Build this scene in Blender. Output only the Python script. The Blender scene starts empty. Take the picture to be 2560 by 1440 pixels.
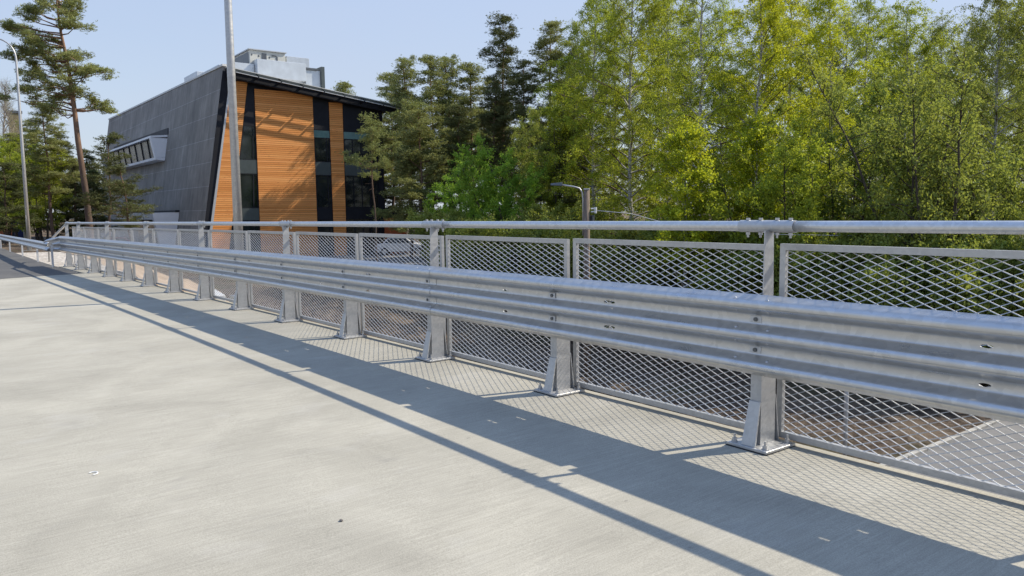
import bpy, bmesh, math, random
import numpy as np
from mathutils import Vector, Matrix
PI = math.pi
S = bpy.context.scene
COL = S.collection

# ------------------------------------------------------------------ camera, world, sun, exposure
# x runs along the bridge (minus = away to the left of the photo), y crosses it, z up
CAM_H = 1.562
FW = Vector((-0.79793, 0.59481, -0.09794)).normalized()
YAW, PITCH, ROLL, FPX = 0.64128, 0.09811, -0.01091, 1950.3
def cam_axes():
    fw = Vector((-math.cos(YAW) * math.cos(PITCH), math.sin(YAW) * math.cos(PITCH), -math.sin(PITCH)))
    r = fw.cross(Vector((0, 0, 1))).normalized(); u = r.cross(fw)
    return fw, math.cos(ROLL) * r + math.sin(ROLL) * u, -math.sin(ROLL) * r + math.cos(ROLL) * u
FW, RT, UP = cam_axes()
cd = bpy.data.cameras.new('camera'); cam = bpy.data.objects.new('camera', cd); COL.objects.link(cam)
cd.sensor_width = 36; cd.lens = FPX / 2560 * 36; cd.clip_start = 0.05; cd.clip_end = 3000
cam.matrix_world = Matrix(((RT.x, UP.x, -FW.x, 0), (RT.y, UP.y, -FW.y, 0), (RT.z, UP.z, -FW.z, CAM_H), (0, 0, 0, 1)))
S.camera = cam

SUN_AZ, SUN_EL = 0.3148, 0.7253          # azimuth from +y towards +x
w = bpy.data.worlds.new('World'); S.world = w; w.use_nodes = True
nt = w.node_tree; nt.nodes.clear()
sky = nt.nodes.new('ShaderNodeTexSky'); sky.sky_type = 'NISHITA'; sky.sun_disc = False
sky.sun_elevation = SUN_EL; sky.sun_rotation = SUN_AZ; sky.air_density = 1.0; sky.dust_density = 1.0; sky.ozone_density = 1.5
bg = nt.nodes.new('ShaderNodeBackground'); bg.inputs[1].default_value = 0.13
out = nt.nodes.new('ShaderNodeOutputWorld')
mx = nt.nodes.new('ShaderNodeMix'); mx.data_type = 'RGBA'; mx.inputs[0].default_value = 0.5
tcw = nt.nodes.new('ShaderNodeTexCoord'); spw = nt.nodes.new('ShaderNodeSeparateXYZ'); nt.links.new(tcw.outputs['Generated'], spw.inputs[0])
rw = nt.nodes.new('ShaderNodeValToRGB'); rw.color_ramp.elements[0].position = 0.0; rw.color_ramp.elements[0].color = (0.50, 0.55, 0.62, 1); rw.color_ramp.elements[1].position = 0.65; rw.color_ramp.elements[1].color = (0.31, 0.46, 0.80, 1)
nt.links.new(spw.outputs[2], rw.inputs[0])
vm = nt.nodes.new('ShaderNodeVectorMath'); vm.operation = 'SCALE'; vm.inputs['Scale'].default_value = 6.6; nt.links.new(rw.outputs[0], vm.inputs[0])
mpw = nt.nodes.new('ShaderNodeMapping'); mpw.inputs['Scale'].default_value = (1.0, 1.0, 3.5); nt.links.new(tcw.outputs['Generated'], mpw.inputs[0])
nw = nt.nodes.new('ShaderNodeTexNoise'); nw.inputs['Scale'].default_value = 1.6; nw.inputs['Detail'].default_value = 5; nt.links.new(mpw.outputs[0], nw.inputs['Vector'])
mrw = nt.nodes.new('ShaderNodeMapRange'); mrw.inputs[1].default_value = 0.35; mrw.inputs[2].default_value = 0.7; mrw.inputs[3].default_value = 0.72; mrw.inputs[4].default_value = 1.0; nt.links.new(nw.outputs['Fac'], mrw.inputs[0])
nt.links.new(mrw.outputs[0], mx.inputs[0]); nt.links.new(sky.outputs[0], mx.inputs[6]); nt.links.new(vm.outputs[0], mx.inputs[7])
nt.links.new(mx.outputs[2], bg.inputs[0]); nt.links.new(bg.outputs[0], out.inputs[0])
sd = bpy.data.lights.new('sun', 'SUN'); sd.energy = 4.5; sd.angle = math.radians(0.5); sd.color = (1.0, 0.91, 0.76)
sun = bpy.data.objects.new('sun', sd); COL.objects.link(sun)
SDIR = Vector((math.sin(SUN_AZ) * math.cos(SUN_EL), math.cos(SUN_AZ) * math.cos(SUN_EL), math.sin(SUN_EL)))
sun.rotation_euler = SDIR.to_track_quat('Z', 'Y').to_euler()
S.view_settings.view_transform = 'Standard'; S.view_settings.look = 'None'
S.view_settings.exposure = 0.54; S.view_settings.gamma = 1.0
S.cycles.max_bounces = 6; S.cycles.transparent_max_bounces = 8; S.cycles.caustics_reflective = False; S.cycles.caustics_refractive = False

# ------------------------------------------------------------------ helpers
def at(px, py, Z):
    """a point of the world seen at photo pixel (px, py), Z metres ahead of the camera"""
    return Vector((0, 0, CAM_H)) + (FW + (px - 1280) / FPX * RT - (py - 720) / FPX * UP) * Z

def tag(o, label=None, cat=None, group=None, kind=None):
    if label: o['label'] = label
    if cat: o['category'] = cat
    if group: o['group'] = group
    if kind: o['kind'] = kind
    return o

def empty(name, loc=(0, 0, 0), rz=0.0):
    o = bpy.data.objects.new(name, None); COL.objects.link(o)
    o.location = loc; o.rotation_euler = (0, 0, rz); o.empty_display_size = 0.2
    return o

def link(name, me, mat, parent=None, smooth=False):
    o = bpy.data.objects.new(name, me); COL.objects.link(o)
    if mat is not None and len(me.materials) == 0: me.materials.append(mat)
    if parent is not None: o.parent = parent
    if smooth:
        me.polygons.foreach_set('use_smooth', [True] * len(me.polygons))
    return o

class MB:
    """collects pieces that become ONE mesh object"""
    def __init__(s): s.v = []; s.f = []
    def add(s, vs, fs):
        n = len(s.v); s.v += [tuple(v) for v in vs]; s.f += [tuple(i + n for i in f) for f in fs]; return s
    def box(s, x0, x1, y0, y1, z0, z1):
        vs = [(x0, y0, z0), (x1, y0, z0), (x1, y1, z0), (x0, y1, z0), (x0, y0, z1), (x1, y0, z1), (x1, y1, z1), (x0, y1, z1)]
        return s.add(vs, [(0, 3, 2, 1), (4, 5, 6, 7), (0, 1, 5, 4), (1, 2, 6, 5), (2, 3, 7, 6), (3, 0, 4, 7)])
    def hexa(s, b, t):           # bottom and top quads
        return s.add(list(b) + list(t), [(0, 3, 2, 1), (4, 5, 6, 7), (0, 1, 5, 4), (1, 2, 6, 5), (2, 3, 7, 6), (3, 0, 4, 7)])
    def prism(s, poly, d):       # polygon (3d pts) pushed by vector d
        n = len(poly); d = Vector(d); a = [Vector(p) for p in poly]; b = [p + d for p in a]
        return s.add(a + b, [tuple(reversed(range(n))), tuple(range(n, 2 * n))] + [(i, (i + 1) % n, n + (i + 1) % n, n + i) for i in range(n)])
    def tube(s, pts, rad, n=8, caps=True):
        pts = [Vector(p) for p in pts]
        if not hasattr(rad, '__len__'): rad = [rad] * len(pts)
        base = len(s.v); ref = None
        for i, p in enumerate(pts):
            d = (pts[min(i + 1, len(pts) - 1)] - pts[max(i - 1, 0)]).normalized()
            if ref is None: ref = d.orthogonal().normalized()
            a = (ref - d * ref.dot(d)).normalized(); b = d.cross(a); ref = a
            for k in range(n):
                t = 2 * PI * k / n; s.v.append(tuple(p + (a * math.cos(t) + b * math.sin(t)) * rad[i]))
        for i in range(len(pts) - 1):
            for k in range(n):
                k2 = (k + 1) % n
                s.f.append((base + i * n + k, base + i * n + k2, base + (i + 1) * n + k2, base + (i + 1) * n + k))
        if caps:
            s.f.append(tuple(base + k for k in reversed(range(n)))); m = base + (len(pts) - 1) * n
            s.f.append(tuple(m + k for k in range(n)))
        return s
    def mesh(s, name, bevel=0.0):
        me = bpy.data.meshes.new(name); me.from_pydata(s.v, [], s.f); me.update()
        if bevel > 0:
            bm = bmesh.new(); bm.from_mesh(me)
            bmesh.ops.bevel(bm, geom=list(bm.edges), offset=bevel, segments=1, affect='EDGES', clamp_overlap=True)
            bm.to_mesh(me); bm.free()
        return me
    def build(s, name, mat, parent=None, bevel=0.0, smooth=False):
        return link(name, s.mesh(name, bevel), mat, parent, smooth)

def copy_tree(o, parent=None):
    c = o.copy(); COL.objects.link(c)
    if parent is not None: c.parent = parent
    for ch in KIDS(o): copy_tree(ch, c)
    return c
def KIDS(o): return [x for x in list(COL.objects) if x.parent == o] if o.name not in _kids else _kids[o.name]
_kids = {}

# ------------------------------------------------------------------ materials
def mat(name):
    m = bpy.data.materials.new(name); m.use_nodes = True
    n = m.node_tree.nodes; b = n['Principled BSDF']
    return m, m.node_tree, b
def N(t, typ, **kw):
    n = t.nodes.new(typ)
    for k, v in kw.items():
        if k.startswith('i_'):
            key = k[2:]; key = int(key) if key.isdigit() else key
            n.inputs[key].default_value = v
        else: setattr(n, k, v)
    return n
def coords(t, scale=(1, 1, 1), rot=(0, 0, 0), obj=True):
    g = N(t, 'ShaderNodeTexCoord') if obj else N(t, 'ShaderNodeNewGeometry')
    mp = N(t, 'ShaderNodeMapping'); mp.inputs['Scale'].default_value = scale; mp.inputs['Rotation'].default_value = rot
    t.links.new(g.outputs['Object' if obj else 'Position'], mp.inputs[0]); return mp.outputs[0]
def noise(t, vec, scale, detail=4, rough=0.55, dist=0.0):
    n = N(t, 'ShaderNodeTexNoise'); n.inputs['Scale'].default_value = scale; n.inputs['Detail'].default_value = detail
    n.inputs['Roughness'].default_value = rough; n.inputs['Distortion'].default_value = dist
    t.links.new(vec, n.inputs['Vector']); return n.outputs['Fac']
def ramp(t, fac, stops):
    r = N(t, 'ShaderNodeValToRGB'); e = r.color_ramp.elements
    while len(e) < len(stops): e.new(0.5)
    for i, (p, c) in enumerate(stops):
        e[i].position = p; e[i].color = (c[0], c[1], c[2], 1) if hasattr(c, '__len__') else (c, c, c, 1)
    t.links.new(fac, r.inputs[0]); return r.outputs[0]
def mix(t, fac, a, b, mode='MIX'):
    m = N(t, 'ShaderNodeMix', data_type='RGBA', blend_type=mode)
    def put(sock, v):
        if hasattr(v, 'is_output'): t.links.new(v, sock)
        elif hasattr(v, '__len__'): sock.default_value = (v[0], v[1], v[2], 1)
        else: sock.default_value = v
    put(m.inputs[0], fac); put(m.inputs[6], a); put(m.inputs[7], b); return m.outputs[2]
def bump(t, b, h, strength=0.3, dist=0.01):
    n = N(t, 'ShaderNodeBump'); n.inputs['Strength'].default_value = strength; n.inputs['Distance'].default_value = dist
    t.links.new(h, n.inputs['Height']); t.links.new(n.outputs[0], b.inputs['Normal'])
def plain(name, col, rough=0.6, metal=0.0, var=0.12, scale=3.0, spec=0.5):
    m, t, b = mat(name); v = coords(t)
    f = noise(t, v, scale, 5)
    c = ramp(t, f, [(0.25, [x * (1 - var) for x in col]), (0.75, [min(1, x * (1 + var)) for x in col])])
    t.links.new(c, b.inputs['Base Color']); b.inputs['Roughness'].default_value = rough; b.inputs['Metallic'].default_value = metal
    b.inputs['Specular IOR Level'].default_value = spec
    return m

def galvanized(name, base=0.56, metal=0.55, rough=0.5, spangle=38.0, streak=True):
    m, t, b = mat(name); v = coords(t, obj=False)
    vo = N(t, 'ShaderNodeTexVoronoi'); vo.inputs['Scale'].default_value = spangle; t.links.new(v, vo.inputs['Vector'])
    sp = ramp(t, vo.outputs['Color'], [(0.1, base * 0.78), (0.9, base * 1.14)])
    n1 = noise(t, coords(t, (1.0, 1.0, 6.0), obj=False), 3.0, 6, 0.65)
    c = mix(t, 0.6, sp, ramp(t, n1, [(0.3, [base * 0.84, base * 0.88, base * 0.93]), (0.7, [base * 1.12, base * 1.11, base * 1.07])]))
    n2 = noise(t, v, 14, 5, 0.7)
    c = mix(t, ramp(t, n2, [(0.62, 0.0), (0.8, 0.35)]), c, [base * 1.25] * 3)
    t.links.new(c, b.inputs['Base Color']); b.inputs['Metallic'].default_value = metal
    t.links.new(ramp(t, n1, [(0.3, rough - 0.08), (0.7, rough + 0.12)]), b.inputs['Roughness'])
    bump(t, b, noise(t, v, 26, 3), 0.12, 0.004)
    return m

def concrete():
    m, t, b = mat('broomed_concrete')
    R = 0.14
    fine = noise(t, coords(t, (70, 2.6, 1), (0, 0, R), False), 1.0, 5, 0.75)
    mid = noise(t, coords(t, (30, 1.3, 1), (0, 0, R), False), 1.0, 6, 0.75)
    wide = noise(t, coords(t, (1.1, 0.9, 1), (0, 0, R), False), 1.1, 8, 0.72)
    blot = noise(t, coords(t, (1, 1, 1), obj=False), 0.8, 6, 0.62, 0.5)
    grain = noise(t, coords(t, (1, 1, 1), obj=False), 160, 2, 0.6)
    c = ramp(t, wide, [(0.25, (0.328, 0.310, 0.256)), (0.5, (0.362, 0.342, 0.284)), (0.8, (0.395, 0.375, 0.314))])
    c = mix(t, 0.17, c, ramp(t, mid, [(0.3, 0.36), (0.7, 0.64)]), 'OVERLAY')
    c = mix(t, 0.4, c, ramp(t, fine, [(0.3, 0.33), (0.7, 0.67)]), 'OVERLAY')
    c = mix(t, 0.42, c, ramp(t, blot, [(0.35, 0.34), (0.65, 0.60)]), 'OVERLAY')
    c = mix(t, 0.45, c, ramp(t, grain, [(0.3, 0.3), (0.7, 0.7)]), 'OVERLAY')
    # smears left by the float and damp smudges: low, elongated along the broom strokes
    sm = noise(t, coords(t, (2.2, 0.9, 1), (0, 0, R), False), 1.1, 6, 0.75, 0.8)
    c = mix(t, ramp(t, sm, [(0.60, 0.0), (0.74, 0.28)]), c, (0.20, 0.195, 0.185))
    sl = noise(t, coords(t, (1.3, 1.0, 1), (0, 0, R), False), 1.3, 4, 0.6)
    c = mix(t, ramp(t, sl, [(0.58, 0.0), (0.72, 0.2)]), c, (0.47, 0.455, 0.42))
    vo = N(t, 'ShaderNodeTexVoronoi'); vo.inputs['Scale'].default_value = 3.2; t.links.new(coords(t, (1, 0.55, 1), (0, 0, R), False), vo.inputs['Vector'])
    c = mix(t, ramp(t, vo.outputs['Distance'], [(0.016, 0.6), (0.034, 0.0)]), c, (0.14, 0.13, 0.115))
    t.links.new(c, b.inputs['Base Color']); b.inputs['Roughness'].default_value = 0.88; b.inputs['Specular IOR Level'].default_value = 0.3
    h = mix(t, 0.4, fine, mid)
    bump(t, b, h, 0.4, 0.006)
    return m

def asphalt(name='asphalt', k=1.0):
    m, t, b = mat(name); v = coords(t, obj=False)
    g = noise(t, v, 90, 2, 0.7); l = noise(t, v, 0.5, 4); l2 = noise(t, coords(t, (0.25, 2.5, 1), obj=False), 1, 3)
    c = ramp(t, g, [(0.3, 0.055 * k), (0.7, 0.11 * k)])
    c = mix(t, 0.6, c, ramp(t, l, [(0.3, (0.05 * k, 0.05 * k, 0.05 * k)), (0.7, (0.12 * k, 0.115 * k, 0.105 * k))]))
    c = mix(t, ramp(t, l2, [(0.5, 0.0), (0.75, 0.4)]), c, (0.13 * k, 0.122 * k, 0.108 * k))
    t.links.new(c, b.inputs['Base Color']); b.inputs['Roughness'].default_value = 0.9
    bump(t, b, g, 0.4, 0.008); return m

def ground_mat():
    m, t, b = mat('forest_floor'); v = coords(t, obj=False)
    a = noise(t, v, 0.35, 6, 0.65); d = noise(t, v, 4.0, 6, 0.7); e = noise(t, v, 30, 3, 0.7)
    c = ramp(t, d, [(0.32, (0.04, 0.028, 0.02)), (0.5, (0.13, 0.095, 0.068)), (0.68, (0.27, 0.215, 0.165))])
    c = mix(t, ramp(t, a, [(0.48, 0.0), (0.6, 0.7)]), c, (0.26, 0.20, 0.14))
    c = mix(t, 0.5, c, ramp(t, e, [(0.3, 0.25), (0.7, 0.75)]), 'OVERLAY')
    g = noise(t, v, 0.22, 4)
    c = mix(t, ramp(t, g, [(0.55, 0.0), (0.68, 0.5)]), c, (0.06, 0.075, 0.022))
    t.links.new(c, b.inputs['Base Color']); b.inputs['Roughness'].default_value = 0.95; b.inputs['Specular IOR Level'].default_value = 0.15
    bump(t, b, mix(t, 0.5, d, e), 1.0, 0.25); return m

def leaf_mat(name, c1, c2, trans=0.45, hue=0.5):
    m = bpy.data.materials.new(name); m.use_nodes = True; t = m.node_tree; t.nodes.clear()
    g = N(t, 'ShaderNodeNewGeometry'); oi = N(t, 'ShaderNodeObjectInfo')
    col = ramp(t, g.outputs['Random Per Island'], [(0.0, c1), (1.0, c2)])
    nz = noise(t, coords(t, obj=False), 0.7, 3)
    col = mix(t, 0.5, col, ramp(t, nz, [(0.35, 0.28), (0.65, 0.72)]), 'OVERLAY')
    hs = N(t, 'ShaderNodeHueSaturation'); t.links.new(col, hs.inputs['Color'])
    mr = N(t, 'ShaderNodeMapRange'); mr.inputs[3].default_value = 0.488; mr.inputs[4].default_value = 0.515; t.links.new(oi.outputs['Random'], mr.inputs[0]); t.links.new(mr.outputs[0], hs.inputs['Hue']); hs.inputs['Saturation'].default_value = 1.0; hs.inputs['Value'].default_value = 1.3
    d = N(t, 'ShaderNodeBsdfDiffuse'); tr = N(t, 'ShaderNodeBsdfTranslucent'); gl = N(t, 'ShaderNodeBsdfGlossy'); gl.inputs['Roughness'].default_value = 0.45
    t.links.new(hs.outputs[0], d.inputs[0])
    tc = mix(t, 0.5, hs.outputs[0], (c2[0] * 1.6, c2[1] * 1.5, c2[2] * 0.7)); t.links.new(tc, tr.inputs[0])
    gl.inputs[0].default_value = (0.6, 0.65, 0.6, 1)
    m1 = N(t, 'ShaderNodeMixShader'); m1.inputs[0].default_value = trans; t.links.new(d.outputs[0], m1.inputs[1]); t.links.new(tr.outputs[0], m1.inputs[2])
    m2 = N(t, 'ShaderNodeMixShader'); m2.inputs[0].default_value = 0.02; t.links.new(m1.outputs[0], m2.inputs[1]); t.links.new(gl.outputs[0], m2.inputs[2])
    o = N(t, 'ShaderNodeOutputMaterial'); t.links.new(m2.outputs[0], o.inputs[0]); return m

def bark(name, lo, hi, scale=(8, 8, 2), top=None, zmid=6.0, zw=2.0):
    m, t, b = mat(name); v = coords(t, scale)
    f = noise(t, v, 1.5, 6, 0.7)
    c = ramp(t, f, [(0.3, lo), (0.7, hi)])
    if top:
        tc = N(t, 'ShaderNodeTexCoord'); sp = N(t, 'ShaderNodeSeparateXYZ'); t.links.new(tc.outputs['Object'], sp.inputs[0])
        mr = N(t, 'ShaderNodeMapRange'); mr.inputs[1].default_value = zmid - zw; mr.inputs[2].default_value = zmid + zw; t.links.new(sp.outputs[2], mr.inputs[0])
        c = mix(t, mr.outputs[0], c, mix(t, f, [x * 0.7 for x in top], [x * 1.25 for x in top]))
    t.links.new(c, b.inputs['Base Color']); b.inputs['Roughness'].default_value = 0.9; b.inputs['Specular IOR Level'].default_value = 0.2
    bump(t, b, f, 0.5, 0.02); return m

def birch_bark():
    m, t, b = mat('birch_bark')
    f = noise(t, coords(t, (3, 3, 9)), 1.6, 5, 0.7)
    c = ramp(t, f, [(0.40, (0.09, 0.08, 0.07)), (0.52, (0.42, 0.40, 0.36)), (0.7, (0.56, 0.54, 0.5))])
    # twigs away from the stem are dark red-brown, only the stem is white
    tc = N(t, 'ShaderNodeTexCoord'); vm_ = N(t, 'ShaderNodeVectorMath', operation='MULTIPLY'); vm_.inputs[1].default_value = (1, 1, 0); t.links.new(tc.outputs['Object'], vm_.inputs[0])
    ln = N(t, 'ShaderNodeVectorMath', operation='LENGTH'); t.links.new(vm_.outputs[0], ln.inputs[0])
    mr = N(t, 'ShaderNodeMapRange'); mr.inputs[1].default_value = 0.55; mr.inputs[2].default_value = 0.85; t.links.new(ln.outputs['Value'], mr.inputs[0])
    c = mix(t, mr.outputs[0], c, (0.085, 0.05, 0.035))
    t.links.new(c, b.inputs['Base Color']); b.inputs['Roughness'].default_value = 0.8; return m

M = {}
M['galv'] = galvanized('galvanized_steel', 0.48, 0.55, 0.42)
M['beam'] = galvanized('galvanized_beam', 0.56, 0.78, 0.33, 24)
M['rail'] = galvanized('galvanized_tube', 0.6, 0.7, 0.33, 50)
M['mesh'] = galvanized('galvanized_mesh', 0.58, 0.35, 0.5, 60)
M['bolt'] = plain('zinc_bolt', (0.5, 0.5, 0.5), 0.4, 0.7)
M['boltdark'] = plain('dark_bolt_head', (0.12, 0.13, 0.14), 0.4, 0.6)
M['rubber'] = plain('bearing_pad', (0.02, 0.02, 0.022), 0.8)
M['concrete'] = concrete()
M['asphalt'] = asphalt()
M['asphalt_low'] = asphalt('old_asphalt', 1.7)
M['ground'] = ground_mat()
M['concrete_plain'] = plain('grey_concrete', (0.33, 0.315, 0.28), 0.85, 0, 0.35, 5.0)
M['white'] = plain('white_paint', (0.7, 0.71, 0.7), 0.5, 0, 0.04)

# ------------------------------------------------------------------ the bridge axis: a gently curved, gently tilted deck
GX, GY = -0.00422, 0.01258
D0, C2, C3, X0 = 4.20332, 0.00155, -0.02633e-3, -2.98132
def dz(x, y): return -GX * x + GY * y
def bp(s, off=0.0, z=0.0):
    y = D0 - C2 * s * s - C3 * s ** 3; t = -2 * C2 * s - 3 * C3 * s * s
    n = math.hypot(t, 1.0); qx = X0 - s + off * t / n; qy = y + off / n
    return Vector((qx, qy, dz(qx, qy) + z))
def bang(s): return -math.atan(-2 * C2 * s - 3 * C3 * s * s)
S_END = 26.0

# ------------------------------------------------------------------ setting: terrain, deck, roads
def smooth(a, b, x):
    t = np.clip((x - a) / (b - a), 0, 1); return t * t * (3 - 2 * t)
def ter(x, y):
    x = np.asarray(x, float); y = np.asarray(y, float)
    nearroad = 1 - smooth(4.6, 8.5, np.abs(y + 1.5) - 1.5 + 0.0)
    a_far = smooth(-26, -39, x); a_near = smooth(-22.0, -24.6, x)
    a = a_far * (1 - nearroad) + a_near * nearroad
    plane = dz(x, 4.0) - 0.06
    Hbase = -0.55 + (-2.0 + 0.55) * smooth(6.0, 11.0, y) * (1 - 0.75 * smooth(-66, -82, x) * (1 - smooth(15, 17, y)))
    H = plane * nearroad + Hbase * (1 - nearroad)
    b = smooth(17, 19.5, x) * nearroad + smooth(8, 24, x) * (1 - nearroad)
    low = -5.0 + 0.8 * smooth(45, 80, y) + 0.0 * x
    Hb = plane * nearroad - 1.2 * (1 - nearroad)
    z = low * (1 - a) * (1 - b) + H * a + Hb * b
    amp = (1 - nearroad) * (0.10 + 0.0 * x) * (1 - smooth(-11.5, -10, x) * (1 - smooth(-3.0, -1.5, x)))
    z = z + amp * (np.sin(x * 0.9 + 1.3 * np.sin(y * 0.5)) * np.cos(y * 0.8 + np.sin(x * 0.4)) + 0.5 * np.sin(x * 2.3 + y * 1.7) + 0.35 * np.sin(x * 4.1 - y * 3.3))
    return z
def axis_pts(lo, hi, step, far):
    a = list(np.arange(lo, hi + 1e-6, step)); e = []; d = step
    x = hi
    while x < far: d *= 1.4; x += d; e.append(x)
    f = []; d = step; x = lo
    while x > -far: d *= 1.4; x -= d; f.append(x)
    return np.array(f[::-1] + a + e)
xs = axis_pts(-115, 30, 0.8, 900); ys = axis_pts(-14, 66, 0.8, 900)
XX, YY = np.meshgrid(xs, ys); ZZ = ter(XX, YY)
V = np.stack([XX.ravel(), YY.ravel(), ZZ.ravel()], 1); nx, ny = len(xs), len(ys)
i, j = np.meshgrid(np.arange(nx - 1), np.arange(ny - 1)); a0 = (j * nx + i).ravel()
F = np.stack([a0, a0 + 1, a0 + nx + 1, a0 + nx], 1)
def np_mesh(name, V, F):
    me = bpy.data.meshes.new(name); me.vertices.add(len(V)); me.vertices.foreach_set('co', np.asarray(V, np.float32).ravel())
    k = F.shape[1]; me.loops.add(F.size); me.loops.foreach_set('vertex_index', F.astype(np.int32).ravel())
    me.polygons.add(len(F)); me.polygons.foreach_set('loop_start', np.arange(0, F.size, k, dtype=np.int32)); me.polygons.foreach_set('loop_total', np.full(len(F), k, np.int32))
    me.update(calc_edges=True); return me
tag(link('ground', np_mesh('ground', V, F), M['ground'], smooth=True), kind='structure')

def strip(name, m, ss, offs, z, thick, kind='structure'):
    """slab that follows the bridge axis between two offsets (or absolute y for the inner edge)"""
    mb = MB(); n = len(ss); vs = []
    for s in ss:
        p = bp(s, offs[1]); q = Vector((p.x, offs[0], dz(p.x, offs[0])))
        vs += [(q.x, q.y, q.z + z), (p.x, p.y, p.z + z), (p.x, p.y, p.z + z - thick), (q.x, q.y, q.z + z - thick)]
    fs = []
    for i in range(n - 1):
        for k in range(4):
            fs.append((4 * i + k, 4 * (i + 1) + k, 4 * (i + 1) + (k + 1) % 4, 4 * i + (k + 1) % 4))
    fs += [(0, 1, 2, 3), tuple(4 * (n - 1) + k for k in (3, 2, 1, 0))]
    mb.add(vs, fs); return tag(mb.build(name, m), kind=kind)
# deck: x from about -24 to +18
sd_list = [X0 * 0 + s for s in np.arange(-21, 21.01, 1.0)]
def deck():
    mb = MB(); ss = list(np.arange(-21.0, 22.01, 1.0)); vs = []; W = -13.0
    for i, s in enumerate(ss):
        p = bp(s, 0.222); xin = p.x + (0.65 if s > 21.5 else 0)
        q = Vector((xin, W, dz(xin, W)))
        vs += [(q.x, q.y, q.z), (p.x, p.y, p.z), (p.x, p.y, p.z - 0.55), (q.x, q.y, q.z - 0.55)]
    n = len(ss); fs = []
    for i in range(n - 1):
        for k in range(4): fs.append((4 * i + k, 4 * i + (k + 1) % 4, 4 * (i + 1) + (k + 1) % 4, 4 * (i + 1) + k))
    fs += [(3, 2, 1, 0), tuple(4 * (n - 1) + k for k in (0, 1, 2, 3))]
    mb.add(vs, fs); return tag(mb.build('bridge_deck', M['concrete']), kind='structure')
deck()
# edge strip of the deck beyond the asphalt: the slab continues under the posts to the end of the railing
mb = MB(); vs = []; ss = list(np.arange(22.0, 26.6, 0.5))
for s_ in ss:
    p = bp(s_, 0.222); q = bp(s_, -0.22 + 0.0)
    vs += [(q.x, q.y, q.z), (p.x, p.y, p.z), (p.x, p.y, p.z - 0.55), (q.x, q.y, q.z - 0.55)]
fs = []
for i in range(len(ss) - 1):
    for k in range(4): fs.append((4 * i + k, 4 * i + (k + 1) % 4, 4 * (i + 1) + (k + 1) % 4, 4 * (i + 1) + k))
fs += [(3, 2, 1, 0), tuple(4 * (len(ss) - 1) + k for k in (0, 1, 2, 3))]
tag(MB().add(vs, fs).build('deck_edge', M['concrete']), kind='structure')
# bridge abutment below the left end
ab = MB().box(-27.0, -21.6, -9, 3.85, -5.3, -0.62)
tag(ab.build('abutment', M['concrete_plain']), 'grey concrete bridge abutment below the left end of the deck', 'abutment')
# asphalt road to the left and to the right of the deck
def road(name, xa_in, xa_out, x_far, y0, y1fn, zoff):
    mb = MB(); n = 40; vs = []
    for i in range(n + 1):
        t = i / n
        xo = xa_out + (x_far - xa_out) * t; xi = xa_in + (x_far - xa_in) * t
        yo = y1fn(xo); vs += [(xi, y0, dz(xi, y0) + zoff), (xo, yo, dz(xo, yo) + zoff), (xo, yo, dz(xo, yo) + zoff - 0.3), (xi, y0, dz(xi, y0) + zoff - 0.3)]
    fs = []
    for i in range(n):
        for k in range(4): fs.append((4 * i + k, 4 * i + (k + 1) % 4, 4 * (i + 1) + (k + 1) % 4, 4 * (i + 1) + k))
    fs += [(3, 2, 1, 0), tuple(4 * n + k for k in (0, 1, 2, 3))]
    return tag(mb.add(vs, fs).build(name, M['asphalt']), kind='structure')
road('road', -23.36, -24.98, -135, -9.0, lambda x: 3.40 - 0.018 * max(0, min(8, -25 - x)), 0.004)
road('road', 17.0, 17.0, 120, -9.0, lambda x: 3.4, 0.004)
# lower street passing under the bridge, with a kerb on its left side
def sheet(name, m, x0, x1, y0, y1, z, nx_=2, ny_=40):
    vs = []; fs = []
    for a in range(ny_ + 1):
        for b_ in range(nx_ + 1):
            x = x0 + (x1 - x0) * b_ / nx_; y = y0 + (y1 - y0) * a / ny_; vs.append((x, y, z))
    for a in range(ny_):
        for b_ in range(nx_):
            k = a * (nx_ + 1) + b_; fs.append((k, k + 1, k + nx_ + 2, k + nx_ + 1))
    return tag(MB().add(vs, fs).build(name, m), kind='structure')
sheet('street', M['asphalt_low'], -9.65, -2.6, -60, 95, -4.93)
kb = MB()
for y in np.arange(4, 60, 1.0): kb.box(-9.80, -9.655, y, y + 0.985, -5.1, -4.86)
tag(kb.build('kerb', M['concrete_plain'], bevel=0.01), kind='structure')
# gravel shoulder and sandy bank by the railing's end
def drape(name, m, x0, x1, y0, y1, up, n=0.5, edge=None):
    ax = np.arange(x0, x1 + 1e-6, n); ay = np.arange(y0, y1 + 1e-6, n); A, B = np.meshgrid(ax, ay)
    if edge is not None: A, B = edge(A, B)
    Zt = ter(A, B) + up; V = np.stack([A.ravel(), B.ravel(), Zt.ravel()], 1); nx = len(ax)
    i, j = np.meshgrid(np.arange(nx - 1), np.arange(len(ay) - 1)); a0 = (j * nx + i).ravel()
    return tag(link(name, np_mesh(name, V, np.stack([a0, a0 + 1, a0 + nx + 1, a0 + nx], 1)), m, smooth=True), kind='structure')
def gravel_mat(name, lo, hi, sc):
    m, t, b = mat(name); v = coords(t, obj=False)
    vo = N(t, 'ShaderNodeTexVoronoi'); vo.inputs['Scale'].default_value = sc; t.links.new(v, vo.inputs['Vector'])
    c = ramp(t, vo.outputs['Color'], [(0.1, lo), (0.9, hi)]); c = mix(t, ramp(t, noise(t, v, 1.2, 5), [(0.4, 0.0), (0.7, 0.6)]), c, lo)
    t.links.new(c, b.inputs['Base Color']); b.inputs['Roughness'].default_value = 0.95; bump(t, b, vo.outputs['Distance'], 0.9, 0.05); return m
M['gravel'] = gravel_mat('pale_gravel', (0.30, 0.26, 0.21), (0.62, 0.58, 0.52), 9)
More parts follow.
